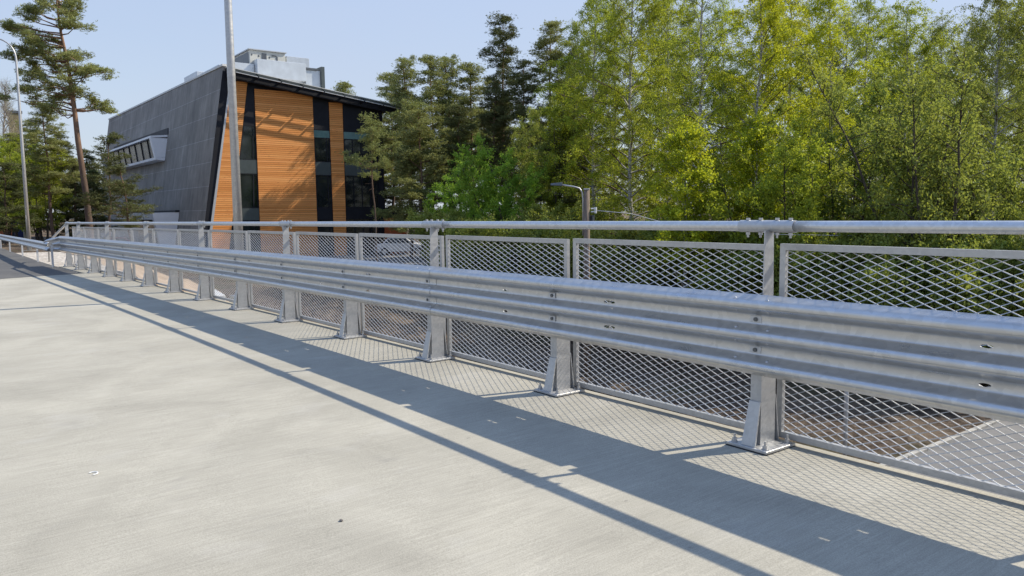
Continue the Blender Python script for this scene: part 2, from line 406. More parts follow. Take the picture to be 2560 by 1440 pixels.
M['sand'] = gravel_mat('sand', (0.30, 0.21, 0.13), (0.46, 0.35, 0.24), 3)
drape('gravel_shoulder', M['gravel'], -44, -26.0, 3.0, 5.6, 0.03)
drape('sand_bank', M['sand'], -62, -27.5, 5.2, 11.5, 0.05, 0.8)
drape('parking_area', M['asphalt_low'], -58.5, -36, 16, 42, 0.09, 1.0)

# ------------------------------------------------------------------ guardrail posts
SP = 2.0
def post_parts(tall):
    root = empty('railing_post')
    p = MB()                                             # channel: web on +x, flanges front and back
    x0, x1, y0, y1, th = -0.04, 0.04, -0.05, 0.10, 0.007; zt = 0.93 if not tall else 0.96
    p.box(x1 - th, x1, y0, y1, 0.02, zt); p.box(x0, x1 - th - 0.0005, y0, y0 + th, 0.02, zt); p.box(x0, x1 - th - 0.0005, y1 - th, y1, 0.02, zt)
    p.build('post_body', M['galv'], root)
    MB().box(-0.15, 0.15, -0.142, 0.168, 0.004, 0.022).build('base_plate', M['galv'], root, bevel=0.002)
    MB().box(-0.155, 0.155, -0.147, 0.173, -0.006, 0.003).build('bearing_pad', M['rubber'], root)
    f = MB(); f.hexa([(-0.052, -0.120, 0.023), (0.050, -0.120, 0.023), (0.050, -0.108, 0.023), (-0.052, -0.108, 0.023)],
                     [(-0.042, -0.060, 0.30), (0.0405, -0.060, 0.30), (0.0405, -0.0505, 0.30), (-0.042, -0.0505, 0.30)])
    f.build('front_brace', M['galv'], root)
    f = MB(); f.hexa([(-0.045, 0.135, 0.023), (0.045, 0.135, 0.023), (0.045, 0.143, 0.023), (-0.045, 0.143, 0.023)],
                     [(-0.04, 0.1005, 0.33), (0.04, 0.1005, 0.33), (0.04, 0.1085, 0.33), (-0.04, 0.1085, 0.33)])
    f.tube([(0.0, 0.108, 0.27), (0.0, 0.14, 0.27)], 0.011, 6); f.build('rear_brace', M['galv'], root)
    bm = None
    for (bx, by) in ((0.115, -0.105), (-0.115, -0.105), (0.115, 0.13), (-0.115, 0.13)):
        if bm is None:
            b = MB(); b.tube([(0, 0, 0.022), (0, 0, 0.028)], 0.021, 10); b.tube([(0, 0, 0.0282), (0, 0, 0.048)], 0.016, 6); b.tube([(0, 0, 0.0482), (0, 0, 0.075)], 0.008, 6)
            bm = b.mesh('anchor_bolt')
        o = link('anchor_bolt', bm, M['bolt'], root); o.location = (bx, by, 0)
    if tall:
        u = MB(); u.hexa([(0.028, -0.042, 0.961), (0.036, -0.042, 0.961), (0.036, 0.062, 0.961), (0.028, 0.062, 0.961)],
                         [(0.028, -0.036, 1.385), (0.036, -0.036, 1.385), (0.036, 0.052, 1.385), (0.028, 0.052, 1.385)])
        u.box(-0.03, 0.036, -0.05, 0.09, 0.9602, 0.9608)
        u.build('upright', M['galv'], root)
        sv = MB(); sv.tube([(-0.20, 0.035, 1.41), (0.20, 0.035, 1.41)], 0.0385, 20)
        so = sv.build('rail_sleeve', M['galv'], root, smooth=False)
        b = MB(); b.tube([(0, 0.035, 1.4487), (0, 0.035, 1.4625)], 0.013, 6); b.tube([(0, 0.035, 1.449), (0, 0.035, 1.3705)], 0.006, 6); b.tube([(0, 0.035, 1.371), (0, 0.035, 1.355)], 0.013, 6); b.tube([(0, 0.035, 1.3552), (0, 0.035, 1.338)], 0.007, 6)
        me = b.mesh('rail_bolt')
        for bx in (-0.145, -0.05, 0.07, 0.165):
            o = link('rail_bolt', me, M['bolt'], so); o.location = (bx, 0, 0)
    return root
ORD = ['first', 'second', 'third', 'fourth', 'fifth', 'sixth', 'seventh', 'eighth', 'ninth', 'tenth', 'eleventh', 'twelfth', 'thirteenth', 'fourteenth', 'fifteenth', 'sixteenth']
protos = {}
used = set()
def kids_of(o): return [c for c in o.children]
def clone(o, parent=None):
    c = o.copy(); COL.objects.link(c)
    if parent is not None: c.parent = parent
    for ch in kids_of(o): clone(ch, c)
    return c
bpy.context.view_layer.update()
for tall in (True, False):
    protos[tall] = post_parts(tall)
for k in range(-2, 14):
    tall = (k % 2 == 0) or k == 13
    src = protos[tall]
    if tall in used: o = clone(src)
    else: o = src; used.add(tall)
    p = bp(k * SP); o.location = p; o.rotation_euler = (0, 0, bang(k * SP))
    if k >= 0:
        kind = 'tall galvanized post carrying the top handrail' if tall else 'short galvanized post ending behind the guardrail beam'
        lab = f'{kind}, {ORD[k]} post in the row from the right'
        if k == 13: lab = 'last tall galvanized post at the left end of the handrail'
    else:
        lab = 'tall post just outside the right edge of the photo' if k == -2 else 'short post just outside the right edge of the photo'
    tag(o, lab, 'railing post', 'posts of the bridge railing')

# ------------------------------------------------------------------ guardrail beam: three-wave profile
def prof_d(t):
    u = min(abs(t - c) for c in (0.059, 0.253, 0.447)); q = min(1.0, max(0.0, (u - 0.010) / 0.062)); return 0.083 * (1 - q * q * (3 - 2 * q)) if q < 1 else 0.0
_ts = {0.0, 0.506}
for c_ in (0.059, 0.253, 0.447):
    for du in (0.0, 0.010, 0.018, 0.026, 0.034, 0.042, 0.050, 0.058, 0.065, 0.072):
        for sg in (-1, 1):
            if 0.0 < c_ + sg * du < 0.506: _ts.add(round(c_ + sg * du, 5))
PROF = [(t, prof_d(t)) for t in sorted(_ts)]
PROF = [(t, 0.0 if d < 1e-6 else d) for t, d in PROF]
ZTOP = 0.985
def bpt(s, t, d, shift=0.0): return bp(s, -0.0555 - d - shift, ZTOP - t)
def beam(sa, sb, shift, slots):
    ss = sorted(set([round(x, 4) for x in np.arange(sa, sb + 1e-6, 0.25)] + [sa, sb] + [q for sl in slots for q in (sl - 0.06, sl + 0.06)]))
    vs = []; fs = []; n = len(PROF)
    for s_ in ss:
        for (t, d) in PROF: vs.append(bpt(s_, t, d, shift))
    flat = [i for i in range(n - 1) if PROF[i][1] == 0 and PROF[i + 1][1] == 0]
    for a in range(len(ss) - 1):
        mid = (ss[a] + ss[a + 1]) / 2; hole = any(abs(mid - sl) < 0.058 for sl in slots)
        for b_ in range(n - 1):
            if hole and b_ in flat:
                t0_, t1_ = PROF[b_][0], PROF[b_ + 1][0]; tc = (t0_ + t1_) / 2; K = 16
                cor = [(a * n + b_), (a * n + b_ + 1), ((a + 1) * n + b_ + 1), ((a + 1) * n + b_)]      # (s-,t-) (s-,t+) (s+,t+) (s+,t-)
                base = len(vs)
                for k in range(K):                     # slot outline, starting towards the first corner
                    an = 2 * PI * k / K + PI * 1.25; vs.append(bpt(mid + 0.030 * math.cos(an), tc + 0.0095 * math.sin(an), 0, shift))
                for q in range(4):                     # walk the corners the same way round as the outline
                    c0, c1 = [(0, 3), (3, 2), (2, 1), (1, 0)][q]
                    fs.append(tuple([cor[c0], cor[c1]] + [base + (4 * (q + 1) - z_) % K for z_ in range(5)]))
            else: fs.append((a * n + b_, a * n + b_ + 1, (a + 1) * n + b_ + 1, (a + 1) * n + b_))
    # solidify by duplicating 4 mm behind
    mb = MB().add(vs, fs); me = mb.mesh('guardrail_beam')
    bm = bmesh.new(); bm.from_mesh(me); bmesh.ops.remove_doubles(bm, verts=bm.verts, dist=0.0004)
    bmesh.ops.recalc_face_normals(bm, faces=bm.faces)
    bmesh.ops.solidify(bm, geom=list(bm.faces), thickness=0.003); bm.to_mesh(me); bm.free()
    me.polygons.foreach_set('use_smooth', [True] * len(me.polygons)); me.set_sharp_from_angle(angle=math.radians(60))
    return me
dome = MB()
rings = [(0.0, 0.0135), (0.004, 0.012), (0.007, 0.007)]
dv = []; 
for (h, r) in rings:
    for k in range(10): dv.append((r * math.cos(2 * PI * k / 10), r * math.sin(2 * PI * k / 10), h))
dv.append((0, 0, 0.0085)); df = []
for a in range(2):
    for k in range(10): df.append((a * 10 + k, a * 10 + (k + 1) % 10, (a + 1) * 10 + (k + 1) % 10, (a + 1) * 10 + k))
for k in range(10): df.append((20 + k, 20 + (k + 1) % 10, 30))
dome_me = dome.add(dv, df).mesh('splice_bolt'); dome_me.materials.append(M['bolt'])
wash_me = MB().box(-0.042, 0.042, -0.0035, 0, -0.021, 0.021).mesh('bolt_plate', 0.0008); wash_me.materials.append(M['mesh'])
head_me = MB().tube([(0, -0.0036, 0), (0, -0.012, 0)], 0.0135, 12).mesh('bolt_head'); head_me.materials.append(M['boltdark'])
def pt_prof(t):
    for i in range(len(PROF) - 1):
        if PROF[i][0] <= t <= PROF[i + 1][0]:
            f = (t - PROF[i][0]) / (PROF[i + 1][0] - PROF[i][0]); d = PROF[i][1] + f * (PROF[i + 1][1] - PROF[i][1])
            dt = PROF[i + 1][0] - PROF[i][0]; dd = PROF[i + 1][1] - PROF[i][1]; l = math.hypot(dt, dd)
            return d, (dt / l, dd / l)                   # outward normal = (toward road dt, up dd)
secs = [(-8, -4), (-4, 0), (0, 4), (4, 8), (8, 12), (12, 16), (16, 20), (20, 24), (24, 26.9)]
names_sec = [None, 'nearest guardrail beam section, running out of the right edge', 'guardrail beam section between the first and second splice from the right', 'guardrail beam section between the second and third splice from the right',
             'guardrail beam section between the third and fourth splice from the right', 'guardrail beam section between the fourth and fifth splice from the right', 'guardrail beam section between the fifth and sixth splice from the right',
             'guardrail beam section between the sixth and seventh splice from the right', 'short leftmost guardrail beam section ending in a box']
for idx, (sa, sb) in enumerate(secs):
    if idx == 0: continue
    shift = 0.0038 if idx % 2 else 0.0
    sl = [sa + 1.32, sa + 2.66] if sb - sa > 3.5 else [sa + 1.32]
    me = beam(sa - 0.17, sb + (0.17 if idx < 8 else 0), shift, sl)
    o = link('guardrail_beam', me, M['beam'], smooth=True)
    tag(o, names_sec[idx], 'guardrail', 'guardrail beam sections')
    for post_s in ([sa, sa + 2] if idx < 8 else [sa, sa + 2]):
        for t in (0.156, 0.350):
            sft = 0.0062
            pos = bpt(post_s + 0.0, t, 0, sft); 
            wv = link('bolt_plate', wash_me, None, o); wv.location = pos; wv.rotation_euler = (0, 0, bang(post_s))
            hb = link('bolt_head', head_me, None, wv)
        if post_s == sa:
            for t in (0.026, 0.100, 0.212, 0.294, 0.406, 0.488):
                d, nrm = pt_prof(t)
                for ds in (-0.115, 0.12):
                    q = bpt(post_s + ds, t, d, 0.0055 if shift == 0 else 0.0042)
                    ob = link('splice_bolt', dome_me, None, o); th = bang(post_s)
                    nv = Vector((math.sin(th) * nrm[0], -math.cos(th) * nrm[0], nrm[1])).normalized()
                    ob.location = q; ob.rotation_euler = nv.to_track_quat('Z', 'Y').to_euler()

# ------------------------------------------------------------------ mesh infill panels
PW, PH0, PH1, POFF = 1.925, 0.028, 1.29, 0.180
def panel_meshes():
    fr = MB(); fw_, th = 0.040, 0.032
    W2 = PW / 2
    fr.prism([(-W2, -th / 2, PH0), (W2, -th / 2, PH0), (W2 - fw_, -th / 2, PH0 + fw_), (-W2 + fw_, -th / 2, PH0 + fw_)], (0, th, 0))
    fr.prism([(W2, -th / 2, PH0), (W2, -th / 2, PH1), (W2 - fw_, -th / 2, PH1 - fw_), (W2 - fw_, -th / 2, PH0 + fw_)], (0, th, 0))
    fr.prism([(W2, -th / 2, PH1), (-W2, -th / 2, PH1), (-W2 + fw_, -th / 2, PH1 - fw_), (W2 - fw_, -th / 2, PH1 - fw_)], (0, th, 0))
    fr.prism([(-W2, -th / 2, PH1), (-W2, -th / 2, PH0), (-W2 + fw_, -th / 2, PH0 + fw_), (-W2 + fw_, -th / 2, PH1 - fw_)], (0, th, 0))
    fm = fr.mesh('frame'); fm.materials.append(M['galv'])
    ms = MB(); dx, dzz = 0.112, 0.0452; a, b = W2 - fw_ * 0.9, 0
    z0, z1 = PH0 + fw_ * 0.9, PH1 - fw_ * 0.9; nxx = int(round(2 * a / dx)); dx = 2 * a / nxx; nz = int(round((z1 - z0) / dzz)); dzz = (z1 - z0) / nz
    r = 0.0021; hy = 0.0015
    L = math.hypot(dx / 2, dzz / 2); px_, pz_ = -(dzz / 2) / L * r, (dx / 2) / L * r
    for i in range(2 * nxx):
        for j in range(2 * nz):
            x_0, x_1 = -a + i * dx / 2, -a + (i + 1) * dx / 2; za, zb = z0 + j * dzz / 2, z0 + (j + 1) * dzz / 2
            if (i + j) % 2 == 0: A, B = (x_0, za), (x_1, zb); q = (px_, pz_)
            else: A, B = (x_0, zb), (x_1, za); q = (-px_, pz_)
            # expanded metal: each strand is a slightly tilted flat bar
            tl = 0.0014
            v = [(A[0] - q[0], -hy - tl, A[1] - q[1]), (A[0] + q[0], -hy + tl, A[1] + q[1]), (A[0] + q[0], hy + tl, A[1] + q[1]), (A[0] - q[0], hy - tl, A[1] - q[1]),
                 (B[0] - q[0], -hy - tl, B[1] - q[1]), (B[0] + q[0], -hy + tl, B[1] + q[1]), (B[0] + q[0], hy + tl, B[1] + q[1]), (B[0] - q[0], hy - tl, B[1] - q[1])]
            ms.add(v, [(0, 4, 5, 1), (1, 5, 6, 2), (2, 6, 7, 3), (3, 7, 4, 0)])
    mm = ms.mesh('wire_mesh'); mm.materials.append(M['mesh'])
    return fm, mm
fm, mm = panel_meshes()
for k in range(-2, 13):
    sc_ = 2 * k + 1.0325; p = bp(sc_, POFF)
    o = empty('mesh_panel', p, bang(sc_))
    link('frame', fm, None, o); link('wire_mesh', mm, None, o)
    lab = (f'framed expanded metal mesh panel, {ORD[k + 1]} panel from the right edge of the photo' if k >= -1 else 'mesh panel outside the right edge of the photo')
    tag(o, lab, 'mesh panel', 'mesh panels of the bridge railing')

# ------------------------------------------------------------------ handrail tube in 4 m lengths
for i, k in enumerate(range(-4, 28, 4)):
    sa, sb = k, min(k + 4, 26)
    if sb <= sa: break
    pts = [bp(s_, 0.035, 1.41) for s_ in np.linspace(sa - 0.195 if k > -4 else sa, sb - 0.2, 20)]
    if sb == 26: pts = [bp(s_, 0.035, 1.41) for s_ in np.arange(sa - 0.195, 26.01, 0.2)]
    o = MB().tube(pts, 0.0335, 20).build('handrail', M['rail'], smooth=True)
    lab = 'long bare handrail tube leaving the right edge of the photo' if i == 0 else f'round galvanized handrail tube, {ORD[i]} length from the right edge'
    tag(o, lab, 'handrail', 'handrail tubes along the bridge')
o = MB().tube([bp(26.0, 0.035, 1.405), bp(26.06, 0.035, 1.40), bp(28.2, 0.035, 1.05), bp(30.2, 0.035, 0.72), bp(30.32, 0.035, 0.66), bp(30.36, 0.035, -0.2)], 0.0335, 14).build('handrail', M['rail'], smooth=True)
tag(o, 'sloping end of the handrail running down to the gravel at left', 'handrail', 'handrail tubes along the bridge')

# ------------------------------------------------------------------ road guardrail beyond the bridge (two-wave beam on small posts)
def wrail_y(x): return 3.18 + 0.00012 * (x + 35) ** 2
WP = [(0.0, 0.006), (0.02, 0.05), (0.045, 0.08), (0.075, 0.083), (0.10, 0.06), (0.13, 0.01), (0.155, 0.0), (0.18, 0.01), (0.21, 0.06), (0.235, 0.083), (0.265, 0.08), (0.29, 0.05), (0.31, 0.006)]
def wpt(x, t, d): y = wrail_y(x) - 0.03 - d; return Vector((x, y, dz(x, y) + 0.80 - t))
wx = np.arange(-29.3, -110, -1.0); vs = []; fs = []
for x in wx:
    for (t, d) in WP: vs.append(wpt(x, t, d))
n = len(WP)
for a in range(len(wx) - 1):
    for b_ in range(n - 1): fs.append((a * n + b_, a * n + b_ + 1, (a + 1) * n + b_ + 1, (a + 1) * n + b_))
me = MB().add(vs, fs).mesh('road_guardrail'); bm = bmesh.new(); bm.from_mesh(me); bmesh.ops.recalc_face_normals(bm, faces=bm.faces); bmesh.ops.solidify(bm, geom=list(bm.faces), thickness=0.003); bm.to_mesh(me); bm.free()
o = link('road_guardrail', me, M['beam'], smooth=True); tag(o, 'lower two-wave guardrail beam beside the asphalt road at far left', 'guardrail')
# transition from the deep beam to the shallow one
a_ = [bpt(26.85, t, d, 0.0) for (t, d) in PROF]; b2 = [wpt(-29.32, t, d) for (t, d) in [WP[min(12, int(round(i * 12 / (len(PROF) - 1))))] for i in range(len(PROF))]]
# resample shallow profile to the same count
def resample(pr, n):
    out = []
    for i in range(n):
        f = i / (n - 1) * (len(pr) - 1); a = int(min(f, len(pr) - 2)); g = f - a
        out.append((pr[a][0] + g * (pr[a + 1][0] - pr[a][0]), pr[a][1] + g * (pr[a + 1][1] - pr[a][1])))
    return out
b2 = [wpt(-30.15, t, d) for (t, d) in resample(WP, len(PROF))]
vs = []; K = 8; a_ = [bpt(26.88, t, d, 0.003) for (t, d) in PROF]
for q in range(K + 1):
    f = q / K; g = min(1.0, f * 1.6)
    for u_, v_ in zip(a_, b2):
        p = u_.lerp(v_, f); p.y = u_.y + (v_.y - u_.y) * g * g * (3 - 2 * g); vs.append(p)
n = len(PROF); fs = [(a * n + b_, a * n + b_ + 1, (a + 1) * n + b_ + 1, (a + 1) * n + b_) for a in range(K) for b_ in range(n - 1)]
me = MB().add(vs, fs).mesh('guardrail_transition'); bm = bmesh.new(); bm.from_mesh(me); bmesh.ops.recalc_face_normals(bm, faces=bm.faces); bmesh.ops.solidify(bm, geom=list(bm.faces), thickness=0.004); bm.to_mesh(me); bm.free()
tag(link('guardrail_transition', me, M['beam'], smooth=True), 'short bent steel piece joining the deep beam to the shallow road guardrail', 'guardrail')
gp = MB().box(-0.03, 0.03, 0.0, 0.006, -0.6, 0.72).box(-0.03, -0.024, 0.0062, 0.06, -0.6, 0.72).box(0.024, 0.03, 0.0062, 0.06, -0.6, 0.72).mesh('guardrail_post'); gp.materials.append(M['mesh'])
gx = [-29.1, -33.3, -39.0, -45.4, -51.5, -57.5, -63.5, -69.5]
for i, x in enumerate(gx):
    y = wrail_y(x) - 0.028; o = link('guardrail_post', gp, None); o.location = (x, y, dz(x, y))
    tag(o, f'slim steel post under the road guardrail, {ORD[i]} one left of the bridge railing', 'guardrail post', 'posts of the road guardrail')

# ------------------------------------------------------------------ small things lying on the deck
def pebble(px, py, r, label, seed, col):
    d = (FW + (px - 1280) / FPX * RT - (py - 720) / FPX * UP); nd = Vector((GX, -GY, 1.0)); c = Vector((0, 0, CAM_H))
    p = c + d * (-(nd.dot(c)) / nd.dot(d)); rnd = random.Random(seed)
    bm = bmesh.new(); bmesh.ops.create_icosphere(bm, subdivisions=2, radius=r)
    for v in bm.verts: v.co = Vector((v.co.x * 1.4, v.co.y, v.co.z * 0.6)) * (1 + rnd.uniform(-0.12, 0.12))
    me = bpy.data.meshes.new('pebble'); bm.to_mesh(me); bm.free()
    o = link('pebble', me, col); o.location = p + Vector((0, 0, r * 0.5)); tag(o, label, 'pebble', 'pebbles on the bridge deck')
M['stone'] = plain('dark_stone', (0.12, 0.11, 0.10), 0.8, 0, 0.3, 20)
pebble(981, 850, 0.022, 'small dark pebble by the mesh near the third post', 1, M['stone'])
pebble(853, 1303, 0.009, 'tiny dark pebble on the open concrete near the bottom', 2, M['stone'])
d_ = at(231, 1186, 1) - Vector((0, 0, CAM_H)); nd = Vector((GX, -GY, 1.0)); c_ = Vector((0, 0, CAM_H)); pp = c_ + d_ * (-(nd.dot(c_)) / nd.dot(d_))
mb = MB().tube([pp + Vector((0.03 * math.cos(a), 0.03 * math.sin(a), 0.006)) for a in np.linspace(0, 3.6, 9)], 0.0035, 5)
tag(mb.build('plastic_scrap', M['white']), 'small curled white plastic scrap on the concrete', 'scrap')

# ------------------------------------------------------------------ lamp posts
def lamp_post(base, h, r0, r1, arm_dir, arm, label, footing):
    o = empty('lamp_post', base); ad = Vector(arm_dir).normalized()
    pts = [(0, 0, 0), (0, 0, h * 0.5), (0, 0, h - 1.0)]; rr = [r0, (r0 + r1) / 2, r1]
    for k in range(1, 8):
        a = k / 7 * PI / 2; pts.append(tuple(ad * (1.0 - math.cos(a)) * 1.0 + Vector((0, 0, h - 1.0 + math.sin(a) * 1.0)))); rr.append(r1 * 0.75)
    pts.append(tuple(ad * arm + Vector((0, 0, h + 0.03)))); rr.append(r1 * 0.6)
    MB().tube(pts, rr, 18).build('pole', M['galv'], o, smooth=True)
    lm = MB().box(-0.12, 0.12, -0.3, 0.3, -0.05, 0.05).build('luminaire', M['boltdark'], o, bevel=0.02); lm.location = Vector((ad.x * (arm + 0.3), ad.y * (arm + 0.3), h + 0.03)); lm.rotation_euler = (0, 0, math.atan2(-ad.x, ad.y))
    if footing: MB().tube([(0, 0, -0.5), (0, 0, 0.25)], 0.34, 20).build('footing', M['concrete_plain'], o)
    else: MB().box(-0.17, 0.17, -0.17, 0.17, -0.30, 0.0).build('base_bracket', M['galv'], o)
    tag(o, label, 'lamp post', 'tall lamp posts'); return o
lamp_post((-15.0, 4.73, 0.02), 9.5, 0.088, 0.055, (0.15, -1, 0), 1.2, 'tall grey steel lamp post rising behind the railing in front of the building', False)
zb = float(ter(-48.0, 4.75))
lamp_post((-48.05, 4.25, -0.45), 11.1, 0.10, 0.05, (-0.55, -1, 0), 2.0, 'tall curved lamp post with concrete footing beside the pines at far left', True)

# wooden pole with a lamp arm, standing on the low ground
o = empty('wooden_pole', (-22.35, 20.30, -5.0))
M['wood_pole'] = bark('weathered_wood', (0.10, 0.075, 0.055), (0.26, 0.21, 0.17), (14, 14, 1.2))
MB().tube([(0, 0, -0.2), (0, 0, 4), (0, 0, 7.35)], [0.14, 0.125, 0.112], 14).build('pole', M['wood_pole'], o, smooth=True)
MB().tube([(0, 0, 7.352), (0, 0, 7.40)], 0.125, 14).build('pole_cap', M['galv'], o)
ld = Vector((-0.599, -0.80, 0))
arm = [ld * 0.14 + Vector((0, 0, 5.6)), ld * 0.14 + Vector((0, 0, 7.0)), ld * 0.17 + Vector((0, 0, 7.25)), ld * 0.27 + Vector((0, 0, 7.40)), ld * 0.45 + Vector((0, 0, 7.46)), ld * 0.98 + Vector((0, 0, 7.55))]
MB().tube(arm, 0.032, 10).build('lamp_arm', M['galv'], o, smooth=True)
hd = MB(); a0 = ld * 0.93; b0 = ld * 1.38; sd_ = Vector((-ld.y, ld.x, 0))
hd.hexa([tuple(a0 - sd_ * 0.09 + Vector((0, 0, 7.50))), tuple(b0 - sd_ * 0.06 + Vector((0, 0, 7.53))), tuple(b0 + sd_ * 0.06 + Vector((0, 0, 7.53))), tuple(a0 + sd_ * 0.09 + Vector((0, 0, 7.50)))],
        [tuple(a0 - sd_ * 0.07 + Vector((0, 0, 7.64))), tuple(b0 - sd_ * 0.03 + Vector((0, 0, 7.60))), tuple(b0 + sd_ * 0.03 + Vector((0, 0, 7.60))), tuple(a0 + sd_ * 0.07 + Vector((0, 0, 7.64)))])
hd.build('lamp_head', M['boltdark'], o, bevel=0.01)
ins = MB()
for (zz, rr) in ((6.62, 0.055), (6.5, 0.05)): ins.tube([(0.1, 0.13, zz), (0.22, 0.29, zz + 0.02)], rr * 0.5, 8).tube([(0.2, 0.27, zz - 0.05), (0.2, 0.27, zz + 0.06)], rr, 10)
ins.build('insulator', M['white'], o)
MB().box(0.06, 0.18, 0.12, 0.24, 6.15, 6.38).build('junction_box', M['boltdark'], o)
tag(o, 'old wooden pole with a small bent lamp arm and insulators in front of the birches', 'utility pole')
cab = [Vector((-22.12, 20.62, 1.55)), Vector((-21.6, 21.9, 1.42)), Vector((-20.9, 22.7, 1.12)), Vector((-18, 26.5, 0.55)), Vector((-12, 34, 0.3)), Vector((-4, 44, 1.4))]
tag(MB().tube(cab, 0.013, 6).build('overhead_wire', M['mesh'], smooth=True), 'twisted overhead wire leading right from the wooden pole', 'wire')
o = MB().tube([(0, 0, 0), (0, 0, 3.75)], 0.055, 12).build('steel_post', M['galv'], smooth=True); o.location = (-10.05, 17.6, -5.05)
tag(o, 'plain grey steel post on the low ground by the street kerb', 'post')

# ------------------------------------------------------------------ the building
BX, BY, BG = -59.58, 17.652, -2.2
def uy(u): return BY + u
M['dark_clad'] = plain('dark_cladding', (0.014, 0.015, 0.020), 0.6, 0.0, 0.25, 0.8, 0.2)
M['trim'] = plain('light_metal_trim', (0.5, 0.51, 0.52), 0.4, 0.4, 0.05)
M['box_panel'] = plain('pale_grey_panel', (0.85, 0.86, 0.88), 0.5, 0.0, 0.04)
M['grey_pane'] = plain('blinded_glass', (0.10, 0.105, 0.11), 0.25, 0.0, 0.3, 0.3)
M['spandrel'] = plain('grey_green_spandrel', (0.075, 0.09, 0.09), 0.35, 0.2, 0.1)
M['teal_glass'] = plain('teal_blind', (0.10, 0.19, 0.18), 0.25, 0.0, 0.15)
M['duct'] = plain('galvanized_duct', (0.52, 0.56, 0.60), 0.45, 0.45, 0.12, 1.5)
M['roof_white'] = plain('white_roof_edge', (0.62, 0.62, 0.60), 0.5)
def glass_mat():
    m, t, b = mat('dark_window_glass'); f = noise(t, coords(t, obj=False), 0.5, 4, 0.6)
    t.links.new(ramp(t, f, [(0.35, (0.006, 0.008, 0.009)), (0.7, (0.028, 0.034, 0.034))]), b.inputs['Base Color'])
    b.inputs['Roughness'].default_value = 0.06; b.inputs['Specular IOR Level'].default_value = 0.6; return m
M['glass'] = glass_mat()
def boards_mat():
    m, t, b = mat('orange_wood_boards')
    g = N(t, 'ShaderNodeNewGeometry')
    c = ramp(t, g.outputs['Random Per Island'], [(0.0, (0.60, 0.235, 0.062)), (0.5, (0.68, 0.285, 0.082)), (1.0, (0.76, 0.34, 0.11))])
    gr = noise(t, coords(t, (1, 0.8, 26), obj=False), 1.0, 5, 0.7)
    c = mix(t, 0.45, c, ramp(t, gr, [(0.3, 0.28), (0.7, 0.68)]), 'OVERLAY')
    kn = noise(t, coords(t, (1, 2.0, 9), obj=False), 1.6, 2)
    c = mix(t, ramp(t, kn, [(0.66, 0.0), (0.72, 0.6)]), c, (0.22, 0.07, 0.02))
    t.links.new(c, b.inputs['Base Color']); b.inputs['Roughness'].default_value = 0.75; b.inputs['Specular IOR Level'].default_value = 0.25
    return m
M['boards'] = boards_mat()
def greywall_mat():
    m, t, b = mat('grey_fibre_cement')
    br = N(t, 'ShaderNodeTexBrick'); br.offset = 0.37; br.squash = 1.0
    mp = N(t, 'ShaderNodeMapping'); g = N(t, 'ShaderNodeNewGeometry'); t.links.new(g.outputs['Position'], mp.inputs[0])
    mp.inputs['Rotation'].default_value = (math.radians(-90), 0, 0); mp.inputs['Location'].default_value = (0, 0, 0)
    t.links.new(mp.outputs[0], br.inputs['Vector'])
    # rows of 1.77 m, phase so that joints sit at 8.95, 7.18, 5.41 ...
    mp.inputs['Location'].default_value = (1.2, -0.10, 0)
    br.inputs['Scale'].default_value = 1.0; br.inputs['Brick Width'].default_value = 4.2; br.inputs['Row Height'].default_value = 1.77
    br.inputs['Mortar Size'].default_value = 0.02; br.inputs['Mortar Smooth'].default_value = 0.3
    br.inputs['Color1'].default_value = (0.196, 0.180, 0.160, 1); br.inputs['Color2'].default_value = (0.222, 0.205, 0.184, 1); br.inputs['Mortar'].default_value = (0.36, 0.35, 0.34, 1)
    v = coords(t, (0.5, 1, 0.35), obj=False)
    n1 = noise(t, v, 1.0, 6, 0.65); n2 = noise(t, coords(t, (2.2, 2, 0.25), obj=False), 1.0, 5, 0.7)
    c = mix(t, 0.8, br.outputs['Color'], ramp(t, n1, [(0.3, 0.32), (0.7, 0.66)]), 'OVERLAY')
    c = mix(t, 0.7, c, ramp(t, n2, [(0.35, 0.34), (0.72, 0.70)]), 'OVERLAY')
    t.links.new(c, b.inputs['Base Color']); b.inputs['Roughness'].default_value = 0.7; return m
M['greywall'] = greywall_mat()

bl = empty('building', (BX, BY, BG))
BL = Vector((BX, BY, BG))
def bpart(mb, name, m, parent=None, **k):
    off = BL
    mb.v = [tuple(Vector(v) - off) for v in mb.v]
    return mb.build(name, m, parent or bl, **k)
def yw(z): return 16.22 + 0.161 * z          # the leaning grey wall
ZR0, SL = 12.35, 0.128                        # roof height at u = 0, fall per metre of u
def zr(u): return ZR0 - SL * u
XF = -104.7
# core volume
W_R = 13.45
core = MB(); zt = 12.0
core.hexa([(BX - 0.10, yw(BG) + 0.25, BG), (XF + 0.3, yw(BG) + 0.25, BG), (XF + 0.3, BY + W_R, BG), (BX - 0.10, BY + W_R, BG)],
          [(BX - 0.10, yw(12.2) + 0.25, 12.15), (XF + 0.3, yw(12.2) + 0.25, 12.15), (XF + 0.3, BY + W_R, zr(W_R) - 0.25), (BX - 0.10, BY + W_R, zr(W_R) - 0.25)])
bpart(core, 'wall', M['dark_clad'])
gw = MB(); gw.hexa([(BX - 0.02, yw(BG), BG), (BX - 0.02, yw(BG) + 0.24, BG), (XF, yw(BG) + 0.24, BG), (XF, yw(BG), BG)],
                   [(BX - 0.02, yw(12.4), 12.4), (BX - 0.02, yw(12.4) + 0.24, 12.4), (XF, yw(12.95) + 0.24, 12.95), (XF, yw(12.95), 12.95)])
tag(bpart(gw, 'side_wall', M['greywall']), 'leaning dark grey panelled wall')
